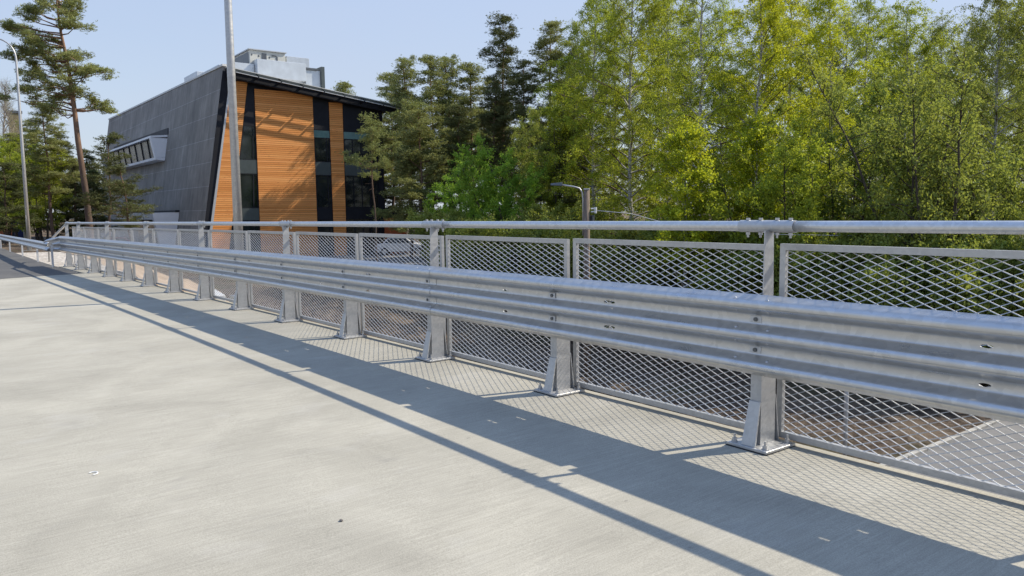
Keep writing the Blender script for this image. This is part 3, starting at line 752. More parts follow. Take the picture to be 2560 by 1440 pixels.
# parapet trim on the grey wall, following its top
pt = MB(); pt.hexa([(BX + 0.05, yw(12.4) - 0.06, 12.403), (BX + 0.05, yw(12.4) + 0.35, 12.403), (XF - 0.1, yw(12.95) + 0.35, 12.953), (XF - 0.1, yw(12.95) - 0.06, 12.953)], [(BX + 0.05, yw(12.4) - 0.06, 12.55), (BX + 0.05, yw(12.4) + 0.35, 12.55), (XF - 0.1, yw(12.95) + 0.35, 13.10), (XF - 0.1, yw(12.95) - 0.06, 13.10)]); bpart(pt, 'parapet_trim', M['roof_white'])
# fin: dark band and light strip along the slanting corner, in the plane of the orange facade
def u_grey(z): return -1.43 + 0.161 * z
def u_dark(z): return -1.045 + 0.1765 * z
def u_strip(z): return -0.855 + 0.170 * z
def slant(ua, ub, z0, z1, x0, x1): 
    return MB().hexa([(x0, uy(ua(z0)), z0), (x1, uy(ua(z0)), z0), (x1, uy(ub(z0)), z0), (x0, uy(ub(z0)), z0)],
                     [(x0, uy(ua(z1)), z1), (x1, uy(ua(z1)), z1), (x1, uy(ub(z1)), z1), (x0, uy(ub(z1)), z1)])
bpart(slant(u_grey, u_dark, BG, 12.05, BX - 0.09, BX + 0.03), 'corner_fin', M['dark_clad'])
bpart(slant(lambda z: u_dark(z) + 0.003, lambda z: u_strip(z), BG, 11.9, BX - 0.09, BX + 0.10), 'corner_trim', M['trim'])
# orange board panels: real boards clipped to slanted edges
def board_panel(ua, ub, z0, z1f, th=0.03, pitch=0.148, gap=0.016):
    mb = MB(); z = z0
    while z < 12.2:
        za, zb = z, z + pitch - gap
        for _ in (0,):
            umid = ub(zb) if callable(ub) else ub
            top = z1f((ua(zb) + umid) / 2)
            if zb > top: zb2 = top
            else: zb2 = zb
            if zb2 - za > 0.02:
                mb.hexa([(BX, uy(ua(za)), za), (BX + th, uy(ua(za)), za), (BX + th, uy(ub(za)), za), (BX, uy(ub(za)), za)],
                        [(BX, uy(ua(zb2)), zb2), (BX + th - 0.008, uy(ua(zb2)), zb2), (BX + th - 0.008, uy(ub(zb2)), zb2), (BX, uy(ub(zb2)), zb2)])
        z += pitch
    return mb
topf = lambda u: zr(u) - 0.75
bays = dict(o1=(lambda z: u_strip(z) + 0.004, lambda z: 0.56 + 0.153 * z), o2=(lambda z: 2.80, lambda z: 7.42 - 0.004 * z), o3=(lambda z: 8.80 - 0.005 * z, lambda z: 9.90))
for k in ('o1', 'o2', 'o3'):
    a, b_ = bays[k]; tag(bpart(board_panel(a, b_, BG + 0.3, topf), 'board_cladding', M['boards']), {'o1': 'narrow slanting orange board panel at the corner', 'o2': 'wide orange board panel', 'o3': 'narrow orange board panel at right'}[k])
# window bays
def bay(ua, ub, zs, mullions=1):
    """zs: list of (kind, z0, z1)"""
    for (kind, z0, z1) in zs:
        a0, a1, b0, b1 = ua(z0) + 0.03, ua(z1) + 0.03, ub(z0) - 0.03, ub(z1) - 0.03
        def slab(x0, x1, a0=a0, a1=a1, b0=b0, b1=b1, z0=z0, z1=z1):
            return MB().hexa([(x0, uy(a0), z0), (x1, uy(a0), z0), (x1, uy(b0), z0), (x0, uy(b0), z0)], [(x0, uy(a1), z1), (x1, uy(a1), z1), (x1, uy(b1), z1), (x0, uy(b1), z1)])
        if kind == 'panel': bpart(slab(BX - 0.098, BX - 0.02), 'dark_panel', M['dark_clad'])
        elif kind == 'spandrel': bpart(slab(BX - 0.098, BX - 0.01), 'spandrel', M['spandrel'])
        elif kind == 'blind': bpart(slab(BX - 0.098, BX - 0.03), 'blind', M['teal_glass'])
        else:
            fr = MB(); t_ = 0.06; xx0, xx1 = BX - 0.098, BX - 0.015
            fr.hexa([(xx0, uy(a0), z0), (xx1, uy(a0), z0), (xx1, uy(b0), z0), (xx0, uy(b0), z0)], [(xx0, uy(a0), z0 + t_), (xx1, uy(a0), z0 + t_), (xx1, uy(b0), z0 + t_), (xx0, uy(b0), z0 + t_)])
            fr.hexa([(xx0, uy(a1), z1 - t_), (xx1, uy(a1), z1 - t_), (xx1, uy(b1), z1 - t_), (xx0, uy(b1), z1 - t_)], [(xx0, uy(a1), z1), (xx1, uy(a1), z1), (xx1, uy(b1), z1), (xx0, uy(b1), z1)])
            fs_ = [0.0] + [(q + 1) / (mullions + 1) for q in range(mullions)] + [1.0]
            if mullions == 1: fs_ = [0.0, 0.80, 1.0]
            for f in fs_:
                c0, c1 = a0 + (b0 - a0) * f, a1 + (b1 - a1) * f; w0 = 0.035
                c0 = min(max(c0, a0 + w0), b0 - w0); c1 = min(max(c1, a1 + w0), b1 - w0)
                fr.hexa([(xx0, uy(c0 - w0), z0 + t_ + .001), (xx1 - .004, uy(c0 - w0), z0 + t_ + .001), (xx1 - .004, uy(c0 + w0), z0 + t_ + .001), (xx0, uy(c0 + w0), z0 + t_ + .001)],
                        [(xx0, uy(c1 - w0), z1 - t_ - .001), (xx1 - .004, uy(c1 - w0), z1 - t_ - .001), (xx1 - .004, uy(c1 + w0), z1 - t_ - .001), (xx0, uy(c1 + w0), z1 - t_ - .001)])
            fo = bpart(fr, 'window', M['dark_clad'])
            gl = slab(BX - 0.097, BX - 0.06); gl.v = [tuple(Vector(v) - BL) for v in gl.v]; gl.build('pane', M['glass'], fo)
std = [('panel', 8.23, 10.6), ('window', 5.64, 8.225), ('spandrel', 4.62, 5.635), ('window', 2.0, 4.615), ('spandrel', 1.1, 1.995), ('window', -1.9, 1.095)]
std2 = [('panel', 8.13, 10.3), ('blind', 7.57, 8.125), ('window', 5.64, 7.565), ('spandrel', 4.62, 5.635), ('window', 2.0, 4.615), ('panel', 1.1, 1.995), ('window', -1.9, 1.095)]
bay(lambda z: 0.56 + 0.153 * z, lambda z: 2.80, std)
bay(lambda z: 7.42 - 0.004 * z, lambda z: 8.80 - 0.005 * z, std2)
bay(lambda z: 9.93, lambda z: 13.0, [('panel', 8.13, 10.1), ('blind', 7.57, 8.125), ('window', 5.64, 7.565), ('spandrel', 4.62, 5.635), ('window', 2.0, 4.615), ('panel', 1.1, 1.995), ('window', -1.9, 1.095)], 3)
bpart(MB().box(BX - 0.1, BX + 0.12, uy(13.0), uy(13.42), BG, zr(13.2) - 0.3), 'corner_column', M['dark_clad'])
# roof: sloping slab with overhang, soffit fins and louvre bars along the facade
OV = 1.25
rf = MB(); ue = 14.9; us = 0.72
def roofslab(x0, x1, u0, u1, ta, tb): return [(x0, uy(u0), zr(u0) + ta), (x1, uy(u0), zr(u0) + ta), (x1, uy(u1), zr(u1) + ta), (x0, uy(u1), zr(u1) + ta)], [(x0, uy(u0), zr(u0) + tb), (x1, uy(u0), zr(u0) + tb), (x1, uy(u1), zr(u1) + tb), (x0, uy(u1), zr(u1) + tb)]
rf.hexa(*roofslab(XF, BX + 0.55, us, ue, -0.28, 0.0)); ro = bpart(rf, 'roof', M['dark_clad'])
def rpart(mb, name, m, **k):
    mb.v = [tuple(Vector(v) - BL) for v in mb.v]; return mb.build(name, m, ro, **k)
rpart(MB().hexa(*roofslab(XF, BX + 0.60, us, ue + 0.05, 0.003, 0.05)), 'roof_sheet', M['roof_white'])
for (xa, za) in ((0.68, -0.08), (0.90, -0.22), (1.13, -0.36)):
    nseg = 8
    for q in range(nseg):
        ua = us + 0.3 + (ue - us - 0.5) * q / nseg + 0.05; ub = us + 0.3 + (ue - us - 0.5) * (q + 1) / nseg - 0.05
        rpart(MB().hexa(*roofslab(BX + xa, BX + xa + 0.13, ua, ub, za - 0.035, za + 0.02)), 'louvre', M['trim'] if xa > 1 else M['spandrel'])  # inner bars take a darker material, their shade put into the colour
br_ = MB()
for q in range(9):
    u0 = us + 0.3 + (ue - us - 0.5) * q / 8; br_.hexa(*roofslab(BX + 0.5, BX + 1.25, u0 - 0.035, u0 + 0.035, -0.47, -0.34)); br_.hexa(*roofslab(BX + 0.5, BX + 0.72, u0 - 0.034, u0 + 0.034, -0.338, -0.281))
rpart(br_, 'louvre_bracket', M['dark_clad'])
for q in range(8):
    ua = us + 0.3 + (ue - us - 0.5) * q / 8 + 0.25; ub = us + 0.3 + (ue - us - 0.5) * (q + 1) / 8 - 0.25
    rpart(MB().hexa(*roofslab(BX + 0.56, BX + 0.60, ua, ub, -0.16, -0.11)), 'light_strip', M['roof_white'])
# soffit below the overhang, dark
bpart(MB().hexa(*roofslab(BX + 0.04, BX + 0.5, us, ue, -0.72, -0.30)), 'soffit', M['dark_clad'])

# projecting window box on the grey wall
XB, XE = -74.2, -99.0
wb = MB()
def ring(x): return [(x, 16.16, 8.47), (x, yw(8.6) + 0.02, 8.66), (x, yw(6.4) + 0.02, 6.36), (x, 16.5, 6.55)]
t_ = 0.16
def boxframe():
    mb = MB(); o1, o2 = ring(XB), ring(XE)
    # top slab, bottom slab, near end, far end
    mb.hexa([(XB, 16.16, 8.30), (XE, 16.16, 8.30), (XE, yw(8.4), 8.42), (XB, yw(8.4), 8.42)], [(XB, 16.16, 8.47), (XE, 16.16, 8.47), (XE, yw(8.6), 8.62), (XB, yw(8.6), 8.62)])
    mb.hexa([(XB, 16.52, 6.42), (XE, 16.52, 6.42), (XE, yw(6.3), 6.34), (XB, yw(6.3), 6.34)], [(XB, 16.49, 6.62), (XE, 16.49, 6.62), (XE, yw(6.6), 6.6), (XB, yw(6.6), 6.6)])
    for (xa, xb) in ((XB + 0.004, XB - 0.55), (XE + 0.5, XE - 0.004)):
        mb.hexa([(xa, 16.492, 6.621), (xb, 16.492, 6.621), (xb, yw(6.6), 6.621), (xa, yw(6.6), 6.621)], [(xa, 16.165, 8.299), (xb, 16.165, 8.299), (xb, yw(8.3), 8.299), (xa, yw(8.3), 8.299)])
    return mb
wbo = bpart(boxframe(), 'window_box', M['box_panel'])
gq = MB().hexa([(XB - 0.551, 16.75, 6.63), (XE + 0.501, 16.75, 6.63), (XE + 0.501, 16.83, 6.63), (XB - 0.551, 16.83, 6.63)], [(XB - 0.551, 16.55, 8.29), (XE + 0.501, 16.55, 8.29), (XE + 0.501, 16.63, 8.29), (XB - 0.551, 16.63, 8.29)])
gq.v = [tuple(Vector(v) - BL) for v in gq.v]; gq.build('pane', M['grey_pane'], wbo)
for x in np.arange(XB - 2.9, XE + 0.6, -2.7):
    ml = MB().hexa([(x, 16.68, 6.63), (x - 0.16, 16.68, 6.63), (x - 0.16, 16.76, 6.63), (x, 16.76, 6.63)], [(x, 16.48, 8.29), (x - 0.16, 16.48, 8.29), (x - 0.16, 16.56, 8.29), (x, 16.56, 8.29)])
    ml.v = [tuple(Vector(v) - BL) for v in ml.v]; ml.build('mullion', M['dark_clad'], wbo)
bpart(MB().hexa([(XB + 0.25, yw(8.63) - 0.06, 8.63), (XE, yw(8.63) - 0.06, 8.63), (XE, yw(8.63) + 0.1, 8.63), (XB + 0.25, yw(8.63) + 0.1, 8.63)], [(XB - 0.0, yw(9.22) - 0.06, 9.22), (XE, yw(9.3) - 0.06, 9.34), (XE, yw(9.3) + 0.1, 9.34), (XB - 0.0, yw(9.22) + 0.1, 9.22)]), 'gap_shade_slab', M['dark_clad'])  # dark slab on the wall, standing in for the shaded recess above the box
# entrance porch
XP, XQ = -67.2, -81.9
po = MB()
po.hexa([(XP, 14.55, 1.20), (XQ, 14.55, 1.20), (XQ, yw(1.3), 1.20), (XP, yw(1.3), 1.20)], [(XP, 14.50, 1.74), (XQ, 14.50, 1.74), (XQ, yw(1.7), 1.78), (XP, yw(1.7), 1.78)])
po.hexa([(XP, 15.15, BG), (XP - 0.5, 15.15, BG), (XP - 0.5, yw(BG), BG), (XP, yw(BG), BG)], [(XP, 14.551, 1.199), (XP - 0.5, 14.551, 1.199), (XP - 0.5, yw(1.1), 1.199), (XP, yw(1.1), 1.199)])
bpart(po, 'porch', M['box_panel'])
bpart(MB().box(XQ, XP + 0.06, yw(1.9) - 0.35, yw(1.9) + 0.05, 1.80, 1.93), 'porch_flashing', M['dark_clad'])
bpart(MB().box(XQ + 1.0, XP - 0.8, yw(0) - 0.12, yw(0) + 0.03, BG, 1.0), 'entrance_glazing', M['glass'])
tag(bl, 'modern building with a leaning dark grey wall and orange wooden boards', 'building')

# rooftop machinery: each unit rests on the roof
def rbox(name, u0, u1, z0, z1, x0, x1, m, label, cat, extra=None):
    o = empty(name, (x0, uy(u0), z0))
    MB().box(x1 - x0, 0, 0, u1 - u0, 0, z1 - z0).build('casing', m, o, bevel=0.02)
    if extra: extra(o, u1 - u0, z1 - z0)
    tag(o, label, cat, 'ventilation equipment on the roof'); return o
def ac_extra(o, w_, h_):
    MB().box(-5.3, 0.12, -0.12, w_ + 0.12, h_ + 0.002, h_ + 0.08).build('lid', M['trim'], o)
    mbx = MB(); mbx.box(0.003, 0.03, 1.0, 1.4, 0.98, 1.50); mbx.build('fan_grille', M['boltdark'], o)
    mbx = MB(); mbx.box(0.003, 0.02, 0.12, 0.22, 1.25, 1.38).box(0.003, 0.02, 0.70, 0.8, 1.2, 1.33).box(0.003, 0.02, 1.6, 1.7, 1.15, 1.3).box(0.003, 0.03, 2.2, 2.35, 0.95, 1.35).box(0.003, 0.05, 1.85, 2.25, 1.36, 1.44); mbx.build('latch', M['boltdark'], o)
    MB().box(-4.6, -0.3, -0.03, -0.003, 0.15, h_ - 0.15).build('side_grille', M['boltdark'], o)
XU = BX - 6
M['unit_white'] = plain('off_white_casing', (0.55, 0.55, 0.5), 0.5)
rbox('air_handling_unit', 4.6, 7.6, 13.35, 15.05, XU, XU - 5.2, M['unit_white'], 'off-white ventilation unit with flat lid on top of the ducts', 'ventilation unit', ac_extra)
rbox('roof_duct', 4.88, 9.05, 12.75, 14.20, XU + 0.9, XU - 0.4, M['duct'], 'long pale metal duct in front of the ventilation unit', 'duct')
rbox('roof_duct', 7.92, 9.95, 13.2, 14.97, XU - 0.5, XU - 3.0, M['duct'], 'upright square metal duct right of the ventilation unit', 'duct')
rbox('roof_duct', 3.1, 4.85, 12.6, 13.85, XU + 0.3, XU - 1.5, M['duct'], 'low pale duct box left of the ventilation unit', 'duct')
def hood(o, w_, h_):
    MB().box(-1.2, 0.25, w_ + 0.005, w_ + 0.3, -0.05, h_ + 0.35).build('dark_hood', M['spandrel'], o)
    MB().box(-0.9, 0.1, -0.4, w_ - 0.3, h_ + 0.003, h_ + 0.18).build('dark_flap', M['boltdark'], o)
rbox('roof_duct', 9.1, 10.4, 12.35, 13.75, XU + 0.7, XU - 1.2, M['duct'], 'rightmost pale duct end with a dark hood', 'duct', hood)
for i, (v0, v1, u0, z1) in enumerate(((12.5, 18.0, 4.0, 14.7), (19.5, 24.0, 4.0, 15.15))):
    o = MB().box(BX - v1, BX - v0, uy(u0), uy(u0 + 2.0), 12.0, z1 + 0.1).build('roof_light', M['duct'], bevel=0.04)
    tag(o, ['low pale metal roof box above the grey wall, nearer to the corner', 'low pale metal roof box above the grey wall, farther left'][i], 'roof box', 'ventilation equipment on the roof')

# kiosk, cars, barrels by the building
M['rust'] = plain('orange_red_paint', (0.40, 0.10, 0.03), 0.7, 0, 0.25, 2)
M['blue'] = plain('dark_blue_sheet', (0.008, 0.016, 0.07), 0.5, 0.1, 0.2)
M['brick'] = plain('yellow_brick', (0.22, 0.18, 0.10), 0.9, 0, 0.3, 6)
ks = empty('kiosk', (-59.3, 31.8, -2.0))
MB().box(-0.8, 0.8, -0.8, 0.8, 0, 3.0).build('wall', M['rust'], ks, bevel=0.02); MB().box(-0.9, 0.9, -0.9, 0.9, 3.002, 3.08).build('roof', M['rust'], ks)
MB().box(-0.75, 0.75, -0.7, 0.65, 3.083, 4.0).build('roof_box', M['dark_clad'], ks); MB().box(0.803, 0.83, -0.1, 0.25, 1.2, 1.7).build('sign', plain('yellow_sign', (0.7, 0.45, 0.02), 0.5), ks)
tag(ks, 'orange-red kiosk with a dark box on its roof right of the building', 'kiosk')

def car(loc, rz, paint, label):
    o = empty('parked_car', loc, rz)
    # side profile extruded, with bonnet, windscreen and boot
    prof = [(-2.15, 0.28), (-2.2, 0.62), (-2.05, 0.88), (-1.55, 0.95), (-1.1, 1.40), (-0.4, 1.46), (0.35, 1.42), (1.05, 0.98), (1.9, 0.82), (2.15, 0.6), (2.15, 0.28)]
    vs = []; fs = []; ws = [-0.86, -0.80, 0.80, 0.86]; n_ = len(prof)
    def wid(z, w_): return w_ * (1.0 if z < 0.95 else 1.0 - (z - 0.95) * 0.36)
    for w_ in (-0.86, 0.86):
        for (x, z) in prof: vs.append((x, wid(z, w_), z))
    fs.append(tuple(reversed(range(n_)))); fs.append(tuple(range(n_, 2 * n_)))
    for i in range(n_): fs.append((i, (i + 1) % n_, n_ + (i + 1) % n_, n_ + i))
    MB().add(vs, fs).build('body', paint, o, bevel=0.05, smooth=False)
    for sgn in (-1, 1):
        y0 = sgn * 0.80
        g_ = MB().prism([(-1.38, sgn * 0.862, 0.98), (0.88, sgn * 0.862, 0.98), (0.33, sgn * 0.735, 1.36), (-1.02, sgn * 0.735, 1.36)], (0, sgn * 0.006, 0.002)); g_.build('side_window', M['glass'], o)
    MB().prism([(1.03, -0.72, 1.02), (1.03, 0.72, 1.02), (0.42, 0.62, 1.41), (0.42, -0.62, 1.41)], (0.02, 0, 0.03)).build('windscreen', M['glass'], o)
    wm = None
    for (x, y) in ((-1.35, -0.84), (-1.35, 0.84), (1.35, -0.84), (1.35, 0.84)):
        if wm is None:
            wm = MB().tube([(0, -0.11, 0), (0, 0.11, 0)], 0.31, 20).mesh('wheel'); wm.materials.append(M['rubber']); rm = MB().tube([(0, -0.115, 0), (0, 0.115, 0)], 0.19, 14).mesh('rim'); rm.materials.append(M['bolt'])
        wl = link('wheel', wm, None, o); wl.location = (x, y, 0.31); link('rim', rm, None, wl)
    hm = MB().box(0, 0.05, -0.14, 0.14, -0.07, 0.07).mesh('headlight', 0.01); hm.materials.append(M['white'])
    for y in (-0.62, 0.62): h_ = link('headlight', hm, None, o); h_.location = (2.125, y, 0.66)
    tag(o, label, 'car', 'cars parked by the building'); return o
M['car_white'] = plain('white_car_paint', (0.7, 0.7, 0.7), 0.25, 0, 0.02)
M['car_grey'] = plain('grey_violet_car_paint', (0.12, 0.11, 0.16), 0.3, 0.3, 0.05)
M['car_red'] = plain('red_car_paint', (0.22, 0.012, 0.012), 0.3, 0, 0.05)
car((-56.4, 31.0, -1.88), 0.95, M['car_white'], 'white car parked by the orange-red kiosk, seen through the mesh')
car((-55.2, 34.8, -1.88), 0.80, M['car_grey'], 'violet-grey car parked right of the white car')
car((-66.6, 12.3, -1.55), 0.85, M['car_red'], 'dark red car in front of the entrance porch')
bs = empty('blue_shed', (-100, 0.0, -0.6))
MB().box(0, 6, -8, 8.2, 0, 3.7).build('wall', M['blue'], bs); MB().box(-0.2, 6.2, -8.2, 8.4, 3.703, 3.9).build('roof', M['blue'], bs); MB().box(6.003, 6.05, -8, 7.0, 0.0, 0.9).build('plinth', M['rust'], bs)
tag(bs, 'long dark blue shed behind the lamp post at far left', 'shed')
ch = empty('chimney', (-131.5, 11.0, -1)); MB().box(-0.8, 0.8, -0.75, 0.75, 0, 17.0).build('shaft', M['brick'], ch); MB().box(-0.9, 0.9, -0.85, 0.85, 17.002, 17.35).build('cap', M['boltdark'], ch)
tag(ch, 'square yellow-brown brick chimney above the trees at far left', 'chimney')
bo = MB().tube([(0, 0, -0.3), (0, 0, 1.05)], 0.14, 12).build('bollard', plain('cream_plastic', (0.5, 0.45, 0.33), 0.6)); bo.location = (-70.6, 6.05, -0.25)
tag(bo, 'cream coloured bollard left of the pine trunks', 'bollard')
pk = MB().hexa([(-30.0, 8.15, -1.45), (-25.2, 7.15, -1.25), (-25.2, 7.45, -1.25), (-30.0, 8.45, -1.45)], [(-30.0, 8.15, -1.18), (-25.2, 7.15, -0.98), (-25.2, 7.45, -0.98), (-30.0, 8.45, -1.18)])
tag(pk.build('concrete_beam', M['roof_white'], bevel=0.02), 'pale concrete beam lying on the sandy bank behind the mesh', 'beam')

# ------------------------------------------------------------------ trees
class TG:
    """tree geometry: wood tubes + leaf quads"""
    def __init__(s, seed): s.r = np.random.default_rng(seed); s.wv = []; s.wf = []; s.nw = 0; s.L = []
    def tube(s, pts, rad, n=5):
        pts = np.asarray(pts, float); m = len(pts)
        d = np.gradient(pts, axis=0); d /= np.linalg.norm(d, axis=1)[:, None] + 1e-9
        ref = np.array([0.3, 0.9, 0.1]) if abs(d[0, 2]) > 0.7 else np.array([0, 0, 1.0])
        a = np.cross(d, ref); a /= np.linalg.norm(a, axis=1)[:, None] + 1e-9; b = np.cross(d, a)
        th = np.arange(n) * 2 * PI / n; rad = np.asarray(rad, float)
        ring = pts[:, None, :] + (a[:, None, :] * np.cos(th)[None, :, None] + b[:, None, :] * np.sin(th)[None, :, None]) * rad[:, None, None]
        s.wv.append(ring.reshape(-1, 3)); i = np.arange(m - 1)[:, None] * n; k = np.arange(n)[None, :]; k2 = (k + 1) % n
        f = np.stack([i + k, i + k2, i + n + k2, i + n + k], -1).reshape(-1, 4) + s.nw; s.wf.append(f); s.nw += m * n
    def leaves(s, c, size, aspect=0.7, up=0.0, hang=0.0):
        c = np.asarray(c); n = len(c); r = s.r
        u = r.normal(size=(n, 3)); u[:, 2] = u[:, 2] * (1 - up) - hang; u /= np.linalg.norm(u, axis=1)[:, None] + 1e-9
        t = r.normal(size=(n, 3)); v = np.cross(u, t); v /= np.linalg.norm(v, axis=1)[:, None] + 1e-9
        sz = size * r.uniform(0.6, 1.25, n)[:, None]
        s.L.append(np.stack([c - u * sz * 0.5, c + v * sz * 0.5 * aspect, c + u * sz * 0.5, c - v * sz * 0.5 * aspect], 1).reshape(-1, 3))
    def needles(s, c, length, width, nb=5, updir=0.5):
        c = np.repeat(np.asarray(c), nb, axis=0); n = len(c); r = s.r
        u = r.normal(size=(n, 3)); u[:, 2] = np.abs(u[:, 2]) * 0.9 + updir * 0.3 - 0.25; u /= np.linalg.norm(u, axis=1)[:, None]
        t = r.normal(size=(n, 3)); v = np.cross(u, t); v /= np.linalg.norm(v, axis=1)[:, None]
        ln = length * r.uniform(0.6, 1.2, n)[:, None]
        s.L.append(np.stack([c - v * width * 0.25, c + u * ln * 0.55 - v * width * 0.5, c + u * ln, c + u * ln * 0.55 + v * width * 0.5], 1).reshape(-1, 3))
    def meshes(s, name):
        w_ = np_mesh(name + '_wood', np.concatenate(s.wv), np.concatenate(s.wf)); w_.polygons.foreach_set('use_smooth', [True] * len(w_.polygons))
        V = np.concatenate(s.L); l_ = np_mesh(name + '_leaves', V, np.arange(len(V)).reshape(-1, 4))
        return w_, l_

def curve(p0, d0, L, n, grav, r, wob=0.12):
    p = np.array(p0, float); d = np.array(d0, float); d /= np.linalg.norm(d); pts = [p.copy()]
    for i in range(n):
        d = d + np.array([0, 0, grav]) + r.normal(size=3) * wob; d /= np.linalg.norm(d); p = p + d * L / n; pts.append(p.copy())
    return np.array(pts)

def birch(seed, H=19.0, R=3.2, z0=0.16, nb=64, leaf=0.085, dens=1.0, droop=1.0, base_r=0.15):
    g = TG(seed); r = g.r; m = 16
    zt = np.linspace(0, H, m); wob = np.cumsum(r.normal(size=(m, 2)) * 0.05, axis=0); tr = np.c_[wob, zt]; g.tube(tr, np.linspace(base_r, 0.015, m) ** 1.0, 8)
    def T(t): return np.array([np.interp(t * H, zt, tr[:, 0]), np.interp(t * H, zt, tr[:, 1]), t * H])
    az = r.uniform(0, 6.28)
    for i in range(nb):
        t = z0 + (0.985 - z0) * ((i + r.uniform(0, 0.9)) / nb); az += 2.4 + r.normal() * 0.4
        q = (t - z0) / (1 - z0); L = R * (0.42 + 0.75 * math.sin(PI * min(1, q * 0.9 + 0.12)) ** 0.8) * (1.0 - 0.55 * q ** 3) * r.uniform(0.65, 1.15)
        el = 0.55 + 0.5 * q
        d = [math.cos(az) * math.cos(el), math.sin(az) * math.cos(el), math.sin(el)]
        br = curve(T(t), d, L * 1.15, 7, -0.05 - 0.07 * droop, r, 0.13); rb = max(0.010, 0.055 * (1 - q) + 0.012); g.tube(br, np.linspace(rb, 0.006, 8), 4)
        nt_ = int(7 + L * 3.2)
        for k in range(nt_):
            f = r.uniform(0.18, 1.0); idx = f * 7; a = int(min(idx, 6)); p = br[a] + (br[a + 1] - br[a]) * (idx - a)
            o_ = r.normal(size=3) * 0.6; o_[2] = abs(o_[2]) * 0.2 - 0.15; tw = curve(p, o_ + np.array(d) * 0.5, r.uniform(0.5, 1.25) * (0.8 + 0.35 * droop), 5, -0.34 * droop - 0.03, r, 0.10)
            g.tube(tw, np.linspace(0.006, 0.002, 6), 3)
            nl = int(54 * dens * r.uniform(0.4, 1.6)); fi = r.uniform(0.0, 5, nl); ai = np.minimum(fi.astype(int), 4); c = tw[ai] + (tw[ai + 1] - tw[ai]) * (fi - ai)[:, None] + r.normal(size=(nl, 3)) * 0.07
            g.leaves(c, leaf, 0.75, 0.3, 0.5 * droop)
    return g.meshes('birch%d' % seed)

def broadleaf(seed, H=11.0, R=3.5, stems=5, leaf=0.11, dens=1.0, lean=0.35, z0=0.15, r0=0.09, leafasp=0.45):
    g = TG(seed); r = g.r
    for s_ in range(stems):
        a = s_ / stems * 6.28 + r.uniform(-0.5, 0.5); ln = r.uniform(0.05, lean); d = [math.cos(a) * ln, math.sin(a) * ln, 1]
        st = curve([math.cos(a) * 0.25, math.sin(a) * 0.25, 0], d, H * r.uniform(0.75, 1.02), 12, 0.02, r, 0.05); g.tube(st, np.linspace(r0 * r.uniform(0.7, 1.1), 0.012, 13), 6)
        nb = 22
        for i in range(nb):
            t = z0 + (1 - z0) * (i + r.uniform(0, 1)) / nb; idx = min(t * 12, 11.99); k = int(idx); p = st[k] + (st[k + 1] - st[k]) * (idx - k); b = r.uniform(0, 6.28)
            el = r.uniform(0.35, 1.0); L = R * (0.95 - 0.62 * t) * r.uniform(0.5, 1.1)
            br = curve(p, [math.cos(b) * math.cos(el), math.sin(b) * math.cos(el), math.sin(el)], L, 5, -0.01, r, 0.14); g.tube(br, np.linspace(0.022, 0.005, 6), 4)
            for q in range(int(5 + L * 2.6)):
                f = r.uniform(0.25, 1) * 4.99; ka = int(f); c0 = br[ka] + (br[ka + 1] - br[ka]) * (f - ka); tw = curve(c0, r.normal(size=3) + np.array([0, 0, 0.7]), r.uniform(0.3, 0.75), 3, 0.0, r, 0.2); g.tube(tw, np.linspace(0.005, 0.002, 4), 3)
                nl = int(30 * dens * r.uniform(0.5, 1.5)); fi = r.uniform(0, 3, nl); ai = np.minimum(fi.astype(int), 2); c = tw[ai] + (tw[ai + 1] - tw[ai]) * (fi - ai)[:, None] + r.normal(size=(nl, 3)) * 0.08
                g.leaves(c, leaf, leafasp, 0.0, 0.1)
    return g.meshes('broadleaf%d' % seed)

def pad(g, c, rx, rz, dens, nlen=0.16):
    """one cloud of needles round c, carried by twigs"""
    r = g.r; n = int(44 * dens * max(0.3, rx * rx * 2.2) + 10)
    for _ in range(max(3, n // 9)):
        q = c + r.normal(size=3) * np.array([rx, rx, rz]) * 0.5; g.tube(np.array([c - [0, 0, rz * 0.4], (c + q) / 2, q]), [0.012, 0.008, 0.004], 3)
        t = r.normal(size=(9, 3)) * np.array([0.14, 0.14, 0.08]) + q; g.needles(t, nlen, 0.036, 6)
    t = c + r.normal(size=(n, 3)) * np.array([rx, rx, rz]) * 0.55; g.needles(t, nlen, 0.034, 6)

